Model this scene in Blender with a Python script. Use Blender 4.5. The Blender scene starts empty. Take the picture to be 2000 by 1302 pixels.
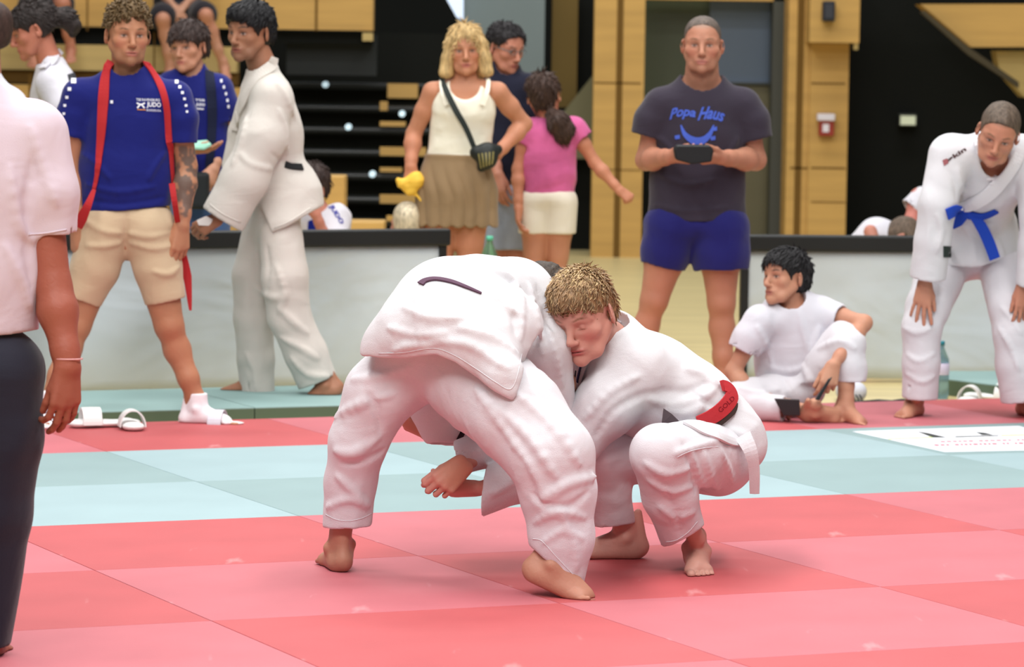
import bpy, bmesh, math, random, os
import numpy as np
from mathutils import Matrix, Vector

# ------------------------------------------------------------------ camera
C = bpy.context.scene.collection
SC = bpy.context.scene
FPX, PITCH, ROLL, CAMH = 7318.4, 0.07500, 0.01468, 1.4929      # the frame is 2000 x 1302
YAW, CX, CY = 0.41966, -4.24738, -13.17889                      # how the mats lie under the camera
_fw = np.array([0, math.cos(PITCH), -math.sin(PITCH)])
_r0 = np.array([1., 0, 0]); _u0 = np.cross(_r0, _fw)
_rt = math.cos(ROLL)*_r0 + math.sin(ROLL)*_u0
_up = -math.sin(ROLL)*_r0 + math.cos(ROLL)*_u0
CAM = np.array([0, 0, CAMH])
cd = bpy.data.cameras.new('camera'); cam = bpy.data.objects.new('camera', cd); C.objects.link(cam)
cd.sensor_width = 36.0; cd.lens = FPX/2000*36.0; cd.clip_end = 200
cam.matrix_world = Matrix(((_rt[0], _up[0], -_fw[0], 0), (_rt[1], _up[1], -_fw[1], 0), (_rt[2], _up[2], -_fw[2], CAMH), (0, 0, 0, 1)))
cd.dof.use_dof = True; cd.dof.focus_distance = 10.75; cd.dof.aperture_fstop = 6.3
SC.camera = cam
# ------------------------------------------------------------------ light of the hall
SC.view_settings.view_transform = 'Standard'; SC.view_settings.look = 'None'
SC.view_settings.gamma = 1; SC.view_settings.use_curve_mapping = False
SC.view_settings.exposure = -0.2
SC.cycles.max_bounces = 6; SC.cycles.diffuse_bounces = 4
W = bpy.data.worlds.new('hall_air'); SC.world = W; W.use_nodes = True
W.node_tree.nodes['Background'].inputs[0].default_value = (0.90, 0.95, 1.0, 1)
W.node_tree.nodes['Background'].inputs[1].default_value = 0.27
def area(x, y, z, sx, sy, power, tilt=(0, 0, 0), col=(1, .985, .965)):
    l = bpy.data.lights.new('ceiling_light', 'AREA'); l.shape = 'RECTANGLE'; l.size = sx; l.size_y = sy; l.energy = power; l.color = col
    o = bpy.data.objects.new('ceiling_light', l); C.objects.link(o); o.location = (x, y, z); o.rotation_euler = tilt
    return o
area(-3.0, 10.0, 8.0, 1.2, 8, 700)
area(3.0, 10.0, 8.0, 1.2, 8, 690)
area(0.0, 17, 8.0, 8, 1.2, 620)
area(0.0, 25, 8.0, 9, 1.2, 520)
area(-1.0, 3.0, 7.0, 7, 1.5, 800, (math.radians(25), 0, 0))

# ------------------------------------------------------------------ projective helpers: a place on a line of sight at a depth
def J(u, v, y):
    d = _fw + _rt*(u-1000)/FPX - _up*(v-651)/FPX
    return CAM + d*(y/d[1])
def gnd(u, v, z=0.):
    d = _fw + _rt*(u-1000)/FPX - _up*(v-651)/FPX
    return CAM + d*((z-CAMH)/d[2])
def rayd(u, v):
    d = _fw + _rt*(u-1000)/FPX - _up*(v-651)/FPX
    return d/np.linalg.norm(d)
def mat_pt(col, row, z=0.):
    X = col-CX; Y = -row-CY; c, s = math.cos(YAW), math.sin(YAW)
    return np.array([c*X-s*Y, s*X+c*Y, z])
def nrm(v):
    v = np.asarray(v, float); n = np.linalg.norm(v); return v/(n if n > 1e-12 else 1)
def V(*a): return np.array(a, float)

# ------------------------------------------------------------------ materials
MATS = {}
def lin(c):
    return tuple(((x/255.)/12.92 if x/255. <= .04045 else ((x/255.+.055)/1.055)**2.4) for x in c)
def mat(name, col, rough=.6, spec=.5, bump=None, metal=0, trans=0, vcol=False, emit=None, noise=None, scuff=None, sheen=0, sss=0, ior=1.45):
    if name in MATS: return MATS[name]
    m = bpy.data.materials.new(name); m.use_nodes = True; nt = m.node_tree; b = nt.nodes['Principled BSDF']
    b.inputs['Base Color'].default_value = (*lin(col), 1)
    b.inputs['Roughness'].default_value = rough; b.inputs['Specular IOR Level'].default_value = spec
    b.inputs['Metallic'].default_value = metal; b.inputs['Transmission Weight'].default_value = trans; b.inputs['IOR'].default_value = ior
    if sheen: b.inputs['Sheen Weight'].default_value = sheen
    if sss:
        b.inputs['Subsurface Weight'].default_value = sss; b.inputs['Subsurface Scale'].default_value = .012
    if emit:
        b.inputs['Emission Color'].default_value = (*lin(col), 1); b.inputs['Emission Strength'].default_value = emit
    src = None
    if vcol:
        a = nt.nodes.new('ShaderNodeAttribute'); a.attribute_name = 'Col'; src = a.outputs['Color']
        nt.links.new(src, b.inputs['Base Color'])
    tc = nt.nodes.new('ShaderNodeTexCoord')
    if noise:                       # (scale xyz, detail, low tint, high tint)
        sc, lo, hi = noise
        mp = nt.nodes.new('ShaderNodeMapping'); mp.inputs['Scale'].default_value = sc; nt.links.new(tc.outputs['Object'], mp.inputs[0])
        n = nt.nodes.new('ShaderNodeTexNoise'); n.inputs['Scale'].default_value = 1; n.inputs['Detail'].default_value = 5; nt.links.new(mp.outputs[0], n.inputs[0])
        r = nt.nodes.new('ShaderNodeMapRange'); r.inputs[1].default_value = .3; r.inputs[2].default_value = .7; r.inputs[3].default_value = lo; r.inputs[4].default_value = hi
        nt.links.new(n.outputs[0], r.inputs[0])
        mx = nt.nodes.new('ShaderNodeMix'); mx.data_type = 'RGBA'; mx.blend_type = 'MULTIPLY'; mx.inputs[0].default_value = 1
        mx.inputs[6].default_value = (*lin(col), 1)
        if src: nt.links.new(src, mx.inputs[6])
        nt.links.new(r.outputs[0], mx.inputs[7]); nt.links.new(mx.outputs[2], b.inputs['Base Color'])
    if scuff:                       # rare pale scratches worn into the surface
        mp = nt.nodes.new('ShaderNodeMapping'); mp.inputs['Scale'].default_value = scuff; mp.inputs['Rotation'].default_value = (0, 0, .5); nt.links.new(tc.outputs['Object'], mp.inputs[0])
        n = nt.nodes.new('ShaderNodeTexNoise'); n.inputs['Scale'].default_value = 1; n.inputs['Detail'].default_value = 4; nt.links.new(mp.outputs[0], n.inputs[0])
        r = nt.nodes.new('ShaderNodeMapRange'); r.inputs[1].default_value = .66; r.inputs[2].default_value = .78; r.inputs[3].default_value = 0; r.inputs[4].default_value = .35; nt.links.new(n.outputs[0], r.inputs[0])
        mx = nt.nodes.new('ShaderNodeMix'); mx.data_type = 'RGBA'; mx.inputs[7].default_value = (.8, .6, .6, 1)
        src_ = b.inputs['Base Color'].links[0].from_socket if b.inputs['Base Color'].links else None
        if src_: nt.links.new(src_, mx.inputs[6])
        nt.links.new(r.outputs[0], mx.inputs[0]); nt.links.new(mx.outputs[2], b.inputs['Base Color'])
    if bump:                        # list of (scale xyz, distance) layers
        prev = None
        for sc, dist in bump:
            mp = nt.nodes.new('ShaderNodeMapping'); mp.inputs['Scale'].default_value = sc[:3]; nt.links.new(tc.outputs['Object'], mp.inputs[0])
            n = nt.nodes.new('ShaderNodeTexNoise'); n.inputs['Scale'].default_value = 1; n.inputs['Detail'].default_value = 3
            n.inputs['Distortion'].default_value = .6
            if len(sc) == 4: n.noise_type = 'RIDGED_MULTIFRACTAL'; n.inputs['Detail'].default_value = 1.5; n.inputs['Roughness'].default_value = .45; n.inputs['Distortion'].default_value = 1.2
            nt.links.new(mp.outputs[0], n.inputs[0])
            bp = nt.nodes.new('ShaderNodeBump'); bp.inputs['Distance'].default_value = dist; bp.inputs['Strength'].default_value = 1
            nt.links.new(n.outputs[0], bp.inputs['Height'])
            if prev: nt.links.new(prev, bp.inputs['Normal'])
            prev = bp.outputs[0]
        nt.links.new(prev, b.inputs['Normal'])
    MATS[name] = m; return m
def cloth(name, col, fold=.012, rough=.9, fine=.0012, f=14, sheen=.15, noise=None):
    return mat(name, col, rough, .2, [((f*.7, f*.7, f*.45, 1), fold*.5), ((f*.6, f, f), fold*.5), ((420, 420, 420), fine)], sheen=sheen, noise=noise)

# ------------------------------------------------------------------ plain mesh helpers
def tag(o, label=None, cat=None, group=None, kind=None):
    if label: o['label'] = label
    if cat: o['category'] = cat
    if group: o['group'] = group
    if kind: o['kind'] = kind
    return o
def thing(name, loc, label, cat, group=None):
    o = bpy.data.objects.new(name, None); C.objects.link(o); o.location = loc; o.empty_display_size = .1
    return tag(o, label, cat, group)
def _wloc(parent):
    l = Vector((0, 0, 0)); p = parent
    while p is not None: l = l + p.location; p = p.parent
    return l
def link(name, verts, faces, m, parent=None, smooth=True, cols=None):
    """verts in world space; the object's own origin sits at its base centre"""
    v = np.asarray(verts, np.float64)
    o0 = np.array([(v[:, 0].min()+v[:, 0].max())/2, (v[:, 1].min()+v[:, 1].max())/2, v[:, 2].min()])
    me = bpy.data.meshes.new(name); v2 = (v-o0).astype(np.float32)
    if isinstance(faces, np.ndarray) and faces.ndim == 2:
        n, k = faces.shape
        me.vertices.add(len(v2)); me.vertices.foreach_set('co', v2.ravel())
        me.loops.add(n*k); me.loops.foreach_set('vertex_index', faces.astype(np.int32).ravel())
        me.polygons.add(n); me.polygons.foreach_set('loop_start', np.arange(0, n*k, k, dtype=np.int32))
        me.update(calc_edges=True)
    else:
        me.from_pydata([tuple(map(float, p)) for p in v2], [], [tuple(map(int, f)) for f in faces])
    if smooth: me.polygons.foreach_set('use_smooth', np.ones(len(me.polygons), bool))
    if cols is not None:
        at = me.color_attributes.new('Col', 'FLOAT_COLOR', 'POINT')
        c4 = np.ones((len(v2), 4), np.float32); c4[:, :3] = cols; at.data.foreach_set('color', c4.ravel())
    me.materials.append(m); me.update()
    o = bpy.data.objects.new(name, me); C.objects.link(o)
    if parent is not None: o.parent = parent; o.location = Vector(o0) - _wloc(parent)
    else: o.location = o0
    return o
class MB:
    def __init__(s): s.v = []; s.f = []
    def quadbox(s, c8):                      # 8 corners: bottom loop 4, top loop 4
        n = len(s.v); s.v += [tuple(p) for p in c8]
        s.f += [(n+3, n+2, n+1, n), (n+4, n+5, n+6, n+7)] + [(n+i, n+(i+1) % 4, n+4+(i+1) % 4, n+4+i) for i in range(4)]
        return s
    def box(s, lo, hi):
        x0, y0, z0 = lo; x1, y1, z1 = hi
        return s.quadbox([(x0, y0, z0), (x1, y0, z0), (x1, y1, z0), (x0, y1, z0), (x0, y0, z1), (x1, y0, z1), (x1, y1, z1), (x0, y1, z1)])
    def tube(s, pts, r, n=10, cap=True):
        pts = [np.asarray(p, float) for p in pts]; rs = r if hasattr(r, '__len__') else [r]*len(pts); b = len(s.v)
        prev = None
        for i, p in enumerate(pts):
            t = nrm(pts[min(i+1, len(pts)-1)]-pts[max(i-1, 0)])
            if prev is None:
                a = np.cross(t, V(0, 0, 1)); a = np.cross(t, V(1, 0, 0)) if np.linalg.norm(a) < .1 else a
            else: a = prev-t*(prev@t)
            a = nrm(a); prev = a; c = np.cross(t, a)
            for k in range(n):
                an = 2*math.pi*k/n; s.v.append(tuple(p+rs[i]*(a*math.cos(an)+c*math.sin(an))))
        for i in range(len(pts)-1):
            for k in range(n):
                s.f.append((b+i*n+k, b+i*n+(k+1) % n, b+(i+1)*n+(k+1) % n, b+(i+1)*n+k))
        if cap: s.f.append(tuple(b+k for k in range(n))[::-1]); s.f.append(tuple(b+(len(pts)-1)*n+k for k in range(n)))
        return s
    def lathe(s, c, prof, n=24):             # prof: (radius, height)
        b = len(s.v)
        for r, z in prof:
            for k in range(n):
                a = 2*math.pi*k/n; s.v.append((c[0]+r*math.cos(a), c[1]+r*math.sin(a), c[2]+z))
        for i in range(len(prof)-1):
            for k in range(n): s.f.append((b+i*n+k, b+i*n+(k+1) % n, b+(i+1)*n+(k+1) % n, b+(i+1)*n+k))
        s.f.append(tuple(b+k for k in range(n))[::-1]); s.f.append(tuple(b+(len(prof)-1)*n+k for k in range(n)))
        return s
    def prism(s, poly, ex):                  # polygon (3d points) pushed along ex
        n = len(poly); b = len(s.v); ex = np.asarray(ex)
        s.v += [tuple(p) for p in poly]+[tuple(np.asarray(p)+ex) for p in poly]
        s.f += [tuple(range(b+n-1, b-1, -1)), tuple(range(b+n, b+2*n))]+[(b+i, b+(i+1) % n, b+n+(i+1) % n, b+n+i) for i in range(n)]
        return s
    def build(s, name, m, parent=None, smooth=False, bevel=0):
        o = link(name, s.v, s.f, m, parent, smooth)
        bm = bmesh.new(); bm.from_mesh(o.data); bmesh.ops.recalc_face_normals(bm, faces=bm.faces); bm.to_mesh(o.data); bm.free()
        if bevel:
            b = o.modifiers.new('bevel', 'BEVEL'); b.width = bevel; b.segments = 3; b.limit_method = 'ANGLE'
        return o
def slab(u0, v0, u1, v1, d, th):             # an upright box whose front face spans two sighted corners at depth d
    a = J(u0, v0, d); b = J(u1, v1, d)
    if d > 20 and (v1 >= 460): b[2] = -.04          # stands on the hall floor
    return MB().box((min(a[0], b[0]), d, min(a[2], b[2])), (max(a[0], b[0]), d+th, max(a[2], b[2])))

# ------------------------------------------------------------------ implicit modeller (rounded cones, ellipsoids, smooth joins -> one closed mesh)
class Cone:
    def __init__(s, a, b, ra, rb, n=None, q=1.0):
        s.n = None if n is None else nrm(n); s.q = q
        s.a = np.asarray(a, float); s.b = np.asarray(b, float); s.ra = ra; s.rb = rb
        s.lo = np.minimum(s.a-ra, s.b-rb); s.hi = np.maximum(s.a+ra, s.b+rb)
        s.A = s._w(s.a[None])[0]; s.B = s._w(s.b[None])[0]; s.ab = s.B-s.A; s.L2 = max(s.ab@s.ab, 1e-12)
    def _w(s, P):
        if s.n is None: return P
        return P+np.outer(P@s.n, s.n)*(1/s.q-1)
    def ev(s, P):
        P = s._w(P)-s.A; t = np.clip(P@s.ab/s.L2, 0, 1)
        D = P-t[:, None]*s.ab
        d = np.sqrt(np.einsum('ij,ij->i', D, D))-(s.ra+(s.rb-s.ra)*t)
        return d*(.5+.5*s.q) if s.n is not None else d
class Ell:
    def __init__(s, c, r, R=None):
        s.c = np.asarray(c, float); s.r = np.asarray(r, float) if hasattr(r, '__len__') else np.array([r]*3, float); s.R = R
        e = s.r.max() if R is not None else s.r
        s.lo = s.c-e; s.hi = s.c+e
    def ev(s, P):
        P = P-s.c
        if s.R is not None: P = P@s.R
        q = P/s.r; k0 = np.sqrt(np.einsum('ij,ij->i', q, q)); q = q/s.r; k1 = np.sqrt(np.einsum('ij,ij->i', q, q))
        return k0*(k0-1)/np.maximum(k1, 1e-9)
class Box:
    def __init__(s, c, h, R=None, r=.005):
        s.c = np.asarray(c, float); s.h = np.asarray(h, float)-r; s.R = R; s.r = r
        e = np.linalg.norm(s.h)+r if R is not None else s.h+r
        s.lo = s.c-e; s.hi = s.c+e
    def ev(s, P):
        P = P-s.c
        if s.R is not None: P = P@s.R
        q = np.abs(P)-s.h
        return np.linalg.norm(np.maximum(q, 0), axis=1)+np.minimum(q.max(1), 0)-s.r
class Pl:                                    # half space: keeps the side the normal points away from
    def __init__(s, p, n): s.p = np.asarray(p, float); s.n = nrm(n); s.lo = V(-99, -99, -99); s.hi = V(99, 99, 99)
    def ev(s, P): return (P-s.p)@s.n
class G:
    def __init__(s, k=.01): s.it = []; s.k = k; s.disp = None
    def add(s, x, k=None, op='u'):
        s.it.append((op, x, s.k if k is None else k)); return s
    def sub(s, x, k=.004): return s.add(x, k, 's')
    def cut(s, x, k=.004): return s.add(x, k, 'i')
    def chain(s, pts, rs, n=None, q=1., k=None):
        for i in range(len(pts)-1): s.add(Cone(pts[i], pts[i+1], rs[i], rs[i+1], n, q), k)
        return s
    @property
    def lo(s): return np.min([x.lo-k for o, x, k in s.it if o == 'u'], axis=0)-.012
    @property
    def hi(s): return np.max([x.hi+k for o, x, k in s.it if o == 'u'], axis=0)+.012
    def freeze(s):
        s.c = [(o, x, k, x.lo-k-.012, x.hi+k+.012) for o, x, k in s.it]
        for o, x, k in s.it:
            if isinstance(x, G): x.freeze()
    def prune(s, lo, hi):
        r = G(s.k); r.disp = s.disp; r.c = []; u = False
        for o, x, k, l, h in s.c:
            if o != 'i' and ((l > hi).any() or (h < lo).any()): continue
            if isinstance(x, G):
                x = x.prune(lo, hi)
                if x is None: continue
            if o == 'u': u = True
            r.c.append((o, x, k, l, h))
        return r if u else None
    def ev(s, P):
        c = getattr(s, 'c', None)
        if c is None: s.freeze(); c = s.c
        d = None
        for o, x, k, l, h in c:
            e = x.ev(P)
            if d is None:
                if o != 'u': continue
                d = e; continue
            if o == 'u':
                if k > 0:
                    hh = np.maximum(k-np.abs(d-e), 0); d = np.minimum(d, e)-hh*hh/(4*k)
                else: d = np.minimum(d, e)
            else:
                if o == 's': e = -e
                if k > 0:
                    hh = np.maximum(k-np.abs(d-e), 0); d = np.maximum(d, e)+hh*hh/(4*k)
                else: d = np.maximum(d, e)
        if d is None: d = np.full(len(P), 1.)
        if s.disp is not None: d = d+s.disp(P)
        return d
def polygonise(g, res, B=8):
    g.freeze(); lo = g.lo-res*3; hi = g.hi+res*3
    nb = np.ceil((hi-lo)/(res*B)).astype(int); shp = nb*B+1
    D = np.ones(shp, np.float32); h = res*B; ax = np.arange(B+1)*res
    loc = np.stack(np.meshgrid(ax, ax, ax, indexing='ij'), -1).reshape(-1, 3)
    SB = 4; hd = h*.87
    for X in range(0, nb[0], SB):
        for Y in range(0, nb[1], SB):
            for Z in range(0, nb[2], SB):
                b0 = lo+np.array([X, Y, Z])*h; g1 = g.prune(b0, b0+SB*h)
                if g1 is None: continue
                for x in range(X, min(X+SB, nb[0])):
                    for y in range(Y, min(Y+SB, nb[1])):
                        for z in range(Z, min(Z+SB, nb[2])):
                            c0 = lo+np.array([x, y, z])*h; g2 = g1.prune(c0, c0+h)
                            if g2 is None: continue
                            dc = g2.ev((c0+h/2)[None])[0]
                            sl = (slice(x*B, x*B+B+1), slice(y*B, y*B+B+1), slice(z*B, z*B+B+1))
                            if abs(dc) > hd*2.0+.012:
                                if dc < 0: D[sl] = np.minimum(D[sl], -1) if False else -1
                                continue
                            D[sl] = g2.ev(c0+loc).reshape(B+1, B+1, B+1)
    S = D < 0
    if not S.any(): return None, None
    a = np.zeros(np.array(D.shape)-1, np.int8)
    for i in (0, 1):
        for j in (0, 1):
            for k in (0, 1): a += S[i:S.shape[0]-1+i, j:S.shape[1]-1+j, k:S.shape[2]-1+k]
    cells = np.argwhere((a > 0) & (a < 8)); idx = -np.ones(a.shape, np.int32); idx[tuple(cells.T)] = np.arange(len(cells))
    offs = np.array([(i, j, k) for i in (0, 1) for j in (0, 1) for k in (0, 1)])
    val = np.stack([D[tuple((cells+o).T)] for o in offs], 1)
    acc = np.zeros((len(cells), 3)); cnt = np.zeros(len(cells))
    for i in range(8):
        for j in range(i+1, 8):
            if np.abs(offs[i]-offs[j]).sum() != 1: continue
            m = (val[:, i] < 0) != (val[:, j] < 0); t = val[m, i]/(val[m, i]-val[m, j])
            acc[m] += offs[i]+t[:, None]*(offs[j]-offs[i]); cnt[m] += 1
    V_ = lo+(cells+acc/cnt[:, None])*res
    F = []
    for ax_ in range(3):
        sl0 = [slice(None)]*3; sl1 = [slice(None)]*3; sl0[ax_] = slice(0, -1); sl1[ax_] = slice(1, None)
        s0 = S[tuple(sl0)]; s1 = S[tuple(sl1)]; e = np.argwhere(s0 != s1); b, c = [(1, 2), (2, 0), (0, 1)][ax_]
        e = e[(e[:, b] > 0) & (e[:, c] > 0) & (e[:, b] < a.shape[b]) & (e[:, c] < a.shape[c])]
        q = []
        for db, dc_ in ((0, 0), (-1, 0), (-1, -1), (0, -1)):
            ee = e.copy(); ee[:, b] += db; ee[:, c] += dc_; q.append(idx[tuple(ee.T)])
        q = np.stack(q, 1); fl = s0[tuple(e.T)]; q[~fl] = q[~fl][:, ::-1]; F.append(q[(q >= 0).all(1)])
    return V_, np.concatenate(F)
def relax(Vv, F, it=2, w=.5):
    n = len(Vv)
    e = np.concatenate([F[:, [0, 1]], F[:, [1, 2]], F[:, [2, 3]], F[:, [3, 0]]]); i = np.concatenate([e[:, 0], e[:, 1]]); j = np.concatenate([e[:, 1], e[:, 0]])
    c = np.bincount(i, minlength=n).astype(float); c[c == 0] = 1
    for _ in range(it):
        m = np.stack([np.bincount(i, Vv[j, k], n) for k in range(3)], 1)/c[:, None]
        Vv = Vv+(m-Vv)*w
    return Vv
QUAL = 1.0
def skin_mesh(name, g, res, m, parent, paint=None, rl=1):
    Vv, F = polygonise(g, res*QUAL)
    Vv = relax(Vv, F, rl)
    cols = paint(Vv) if paint is not None else None
    return link(name, Vv, F, m, parent, True, cols)
def hit(g, u, v, t0, t1=None, off=0.):        # where sight lines meet a modelled surface: points and outward normals
    u = np.atleast_1d(np.asarray(u, float)); v = np.atleast_1d(np.asarray(v, float))
    d = _fw+np.outer((u-1000)/FPX, _rt)-np.outer((v-651)/FPX, _up); d /= np.linalg.norm(d, axis=1)[:, None]
    g.freeze(); t = np.full(len(u), float(t0)); 
    for _ in range(90):
        e = g.ev(CAM+d*t[:, None]); t = t+np.clip(e, -.05, .05)*.6
    P = CAM+d*t[:, None]; bad = np.abs(g.ev(P)) > .01
    e = 1e-3; N = np.stack([g.ev(P+e*np.eye(3)[k])-g.ev(P-e*np.eye(3)[k]) for k in range(3)], 1)
    N /= np.maximum(np.linalg.norm(N, axis=1), 1e-9)[:, None]
    if bad.any() and not bad.all():
        ok = np.where(~bad)[0]
        for i in np.where(bad)[0]:
            j = ok[np.argmin(np.abs(ok-i))]; P[i] = CAM+d[i]*t[j]; N[i] = N[j]
    return P+N*off, N
def near(g, P, off=0., it=12):                # pull points onto a surface
    g.freeze(); P = np.asarray(P, float).copy(); e = 1e-3
    for _ in range(it):
        N = np.stack([g.ev(P+e*np.eye(3)[k])-g.ev(P-e*np.eye(3)[k]) for k in range(3)], 1); N /= np.maximum(np.linalg.norm(N, axis=1), 1e-9)[:, None]
        P = P-N*np.clip(g.ev(P), -.03, .03)[:, None]*.8
    return P+N*off, N
def spline(pts, n=8):
    pts = np.asarray(pts, float); out = []
    for i in range(len(pts)-1):
        p0 = pts[max(i-1, 0)]; p1 = pts[i]; p2 = pts[i+1]; p3 = pts[min(i+2, len(pts)-1)]
        for t in np.linspace(0, 1, n, endpoint=False):
            out.append(.5*((2*p1)+(-p0+p2)*t+(2*p0-5*p1+4*p2-p3)*t*t+(-p0+3*p1-3*p2+p3)*t**3))
    out.append(pts[-1]); return np.array(out)
def ribbon(name, P, N, w, th, m, parent=None):
    P = np.asarray(P); N = np.asarray(N); n = len(P); w = np.broadcast_to(w, n); v = []; f = []
    for i in range(n):
        t = nrm(P[min(i+1, n-1)]-P[max(i-1, 0)]); s = nrm(np.cross(t, N[i])); nn = nrm(np.cross(s, t))
        for a, b in ((-1, 0), (-.5, .0), (0, 0), (.5, .0), (1, 0), (1, 1), (0, 1.15), (-1, 1)):
            v.append(P[i]+s*w[i]*a/2+nn*th*b)
    k = 8
    for i in range(n-1):
        for j in range(k): f.append((i*k+j, i*k+(j+1) % k, (i+1)*k+(j+1) % k, (i+1)*k+j))
    f.append(tuple(range(k))); f.append(tuple((n-1)*k+j for j in range(k))[::-1])
    return link(name, v, f, m, parent, False)
def sight_ribbon(name, g, uv, t0, w, th, m, parent=None, n=6, off=.001, close=False):
    s = spline(uv, n); P, N = hit(g, s[:, 0], s[:, 1], t0, off=off)
    N = np.array([nrm(N[max(i-2, 0):i+3].mean(0)) for i in range(len(N))])
    ww = w
    if hasattr(w, '__len__'): ww = np.interp(np.linspace(0, 1, len(P)), np.linspace(0, 1, len(w)), w)
    return ribbon(name, P, N, ww, th, m, parent)
def text_mesh(txt, bold=0.0, shear=0, res=3):
    cu = bpy.data.curves.new('t', 'FONT'); cu.body = txt; cu.size = 1; cu.resolution_u = res; cu.offset = bold; cu.shear = shear
    ob = bpy.data.objects.new('t', cu); C.objects.link(ob); dg = bpy.context.evaluated_depsgraph_get(); dg.update()
    me = bpy.data.meshes.new_from_object(ob.evaluated_get(dg)); bpy.data.objects.remove(ob)
    bm = bmesh.new(); bm.from_mesh(me); bmesh.ops.triangulate(bm, faces=bm.faces); bmesh.ops.remove_doubles(bm, verts=bm.verts, dist=1e-4)
    v = np.array([p.co[:2] for p in bm.verts]); f = [tuple(q.index for q in fa.verts) for fa in bm.faces]; bm.free()
    bpy.data.meshes.remove(me)
    if len(v): v = v-v.min(0); v = v/max(v[:, 0].max(), 1e-6)    # unit width, height = aspect
    return v, f
def sight_text(name, txt, g, u0, v0, u1, v1, hpx, t0, m, parent, bold=.0, off=.0025, bend=0, shear=0):
    """lettering on a surface: baseline from (u0,v0) to (u1,v1), letter height hpx"""
    v, f = text_mesh(txt, bold, shear); e = np.array([u1-u0, v1-v0], float); L = np.linalg.norm(e); e /= L; n = np.array([e[1], -e[0]])
    hh = v[:, 1].max(); yy = v[:, 1]/hh*hpx; xx = v[:, 0]*L
    yy = yy+bend*(1-(2*v[:, 0]-1)**2)
    uv = np.array([u0, v0])+np.outer(xx, e)+np.outer(yy, n)
    P, N = hit(g, uv[:, 0], uv[:, 1], t0, off=off)
    return link(name, P, f, m, parent, False)
def sight_patch(name, g, poly, t0, m, parent, off=.0015, th=.0015, grid=6):
    """a small sewn or printed patch given by four sighted corners, laid on the surface"""
    p = np.array(poly, float); n = grid; uv = []
    for i in range(n+1):
        for j in range(n+1):
            s, t = j/n, i/n
            uv.append((1-t)*((1-s)*p[0]+s*p[1])+t*((1-s)*p[3]+s*p[2]))
    uv = np.array(uv); P, N = hit(g, uv[:, 0], uv[:, 1], t0, off=off); k = len(P)
    v = np.concatenate([P, P+N*th]); f = []
    for i in range(n):
        for j in range(n):
            a = i*(n+1)+j; f.append((a+k, a+1+k, a+n+2+k, a+n+1+k))
    e = [j for j in range(n+1)]+[i*(n+1)+n for i in range(1, n+1)]+[n*(n+1)+j for j in range(n-1, -1, -1)]+[i*(n+1) for i in range(n-1, 0, -1)]
    for i in range(len(e)): f.append((e[i], e[(i+1) % len(e)], e[(i+1) % len(e)]+k, e[i]+k))
    return link(name, v, f, m, parent, False)

# noise used for cloth folds and hair
_rng = np.random.default_rng(7); _T = _rng.random((32, 32, 32))
def vnoise(P):
    i = np.floor(P).astype(int); f = P-i; f = f*f*(3-2*f); i &= 31; j = (i+1) & 31
    def t(a, b, c): return _T[a, b, c]
    x0, y0, z0 = i.T; x1, y1, z1 = j.T; fx, fy, fz = f.T
    a = t(x0, y0, z0)*(1-fx)+t(x1, y0, z0)*fx; b = t(x0, y1, z0)*(1-fx)+t(x1, y1, z0)*fx
    c = t(x0, y0, z1)*(1-fx)+t(x1, y0, z1)*fx; d = t(x0, y1, z1)*(1-fx)+t(x1, y1, z1)*fx
    return ((a*(1-fy)+b*fy)*(1-fz)+(c*(1-fy)+d*fy)*fz)*2-1
def folds(amp=.006, f=9, axis=None, stretch=3., seed=0):
    """ridged folds, long along `axis`"""
    ax = None if axis is None else nrm(axis)
    def fn(P):
        Q = P*f+seed*3.7
        if ax is not None: Q = Q-np.outer(P@ax, ax)*f*(1-1/stretch)
        Q = Q+.7*np.stack([vnoise(Q*.6+5), vnoise(Q*.6+11), vnoise(Q*.6+17)], 1)
        r = 1-np.abs(vnoise(Q))*2; r2 = 1-np.abs(vnoise(Q*2.1+9))*2
        return -amp*(r*.7+r2*.3)
    return fn

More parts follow.
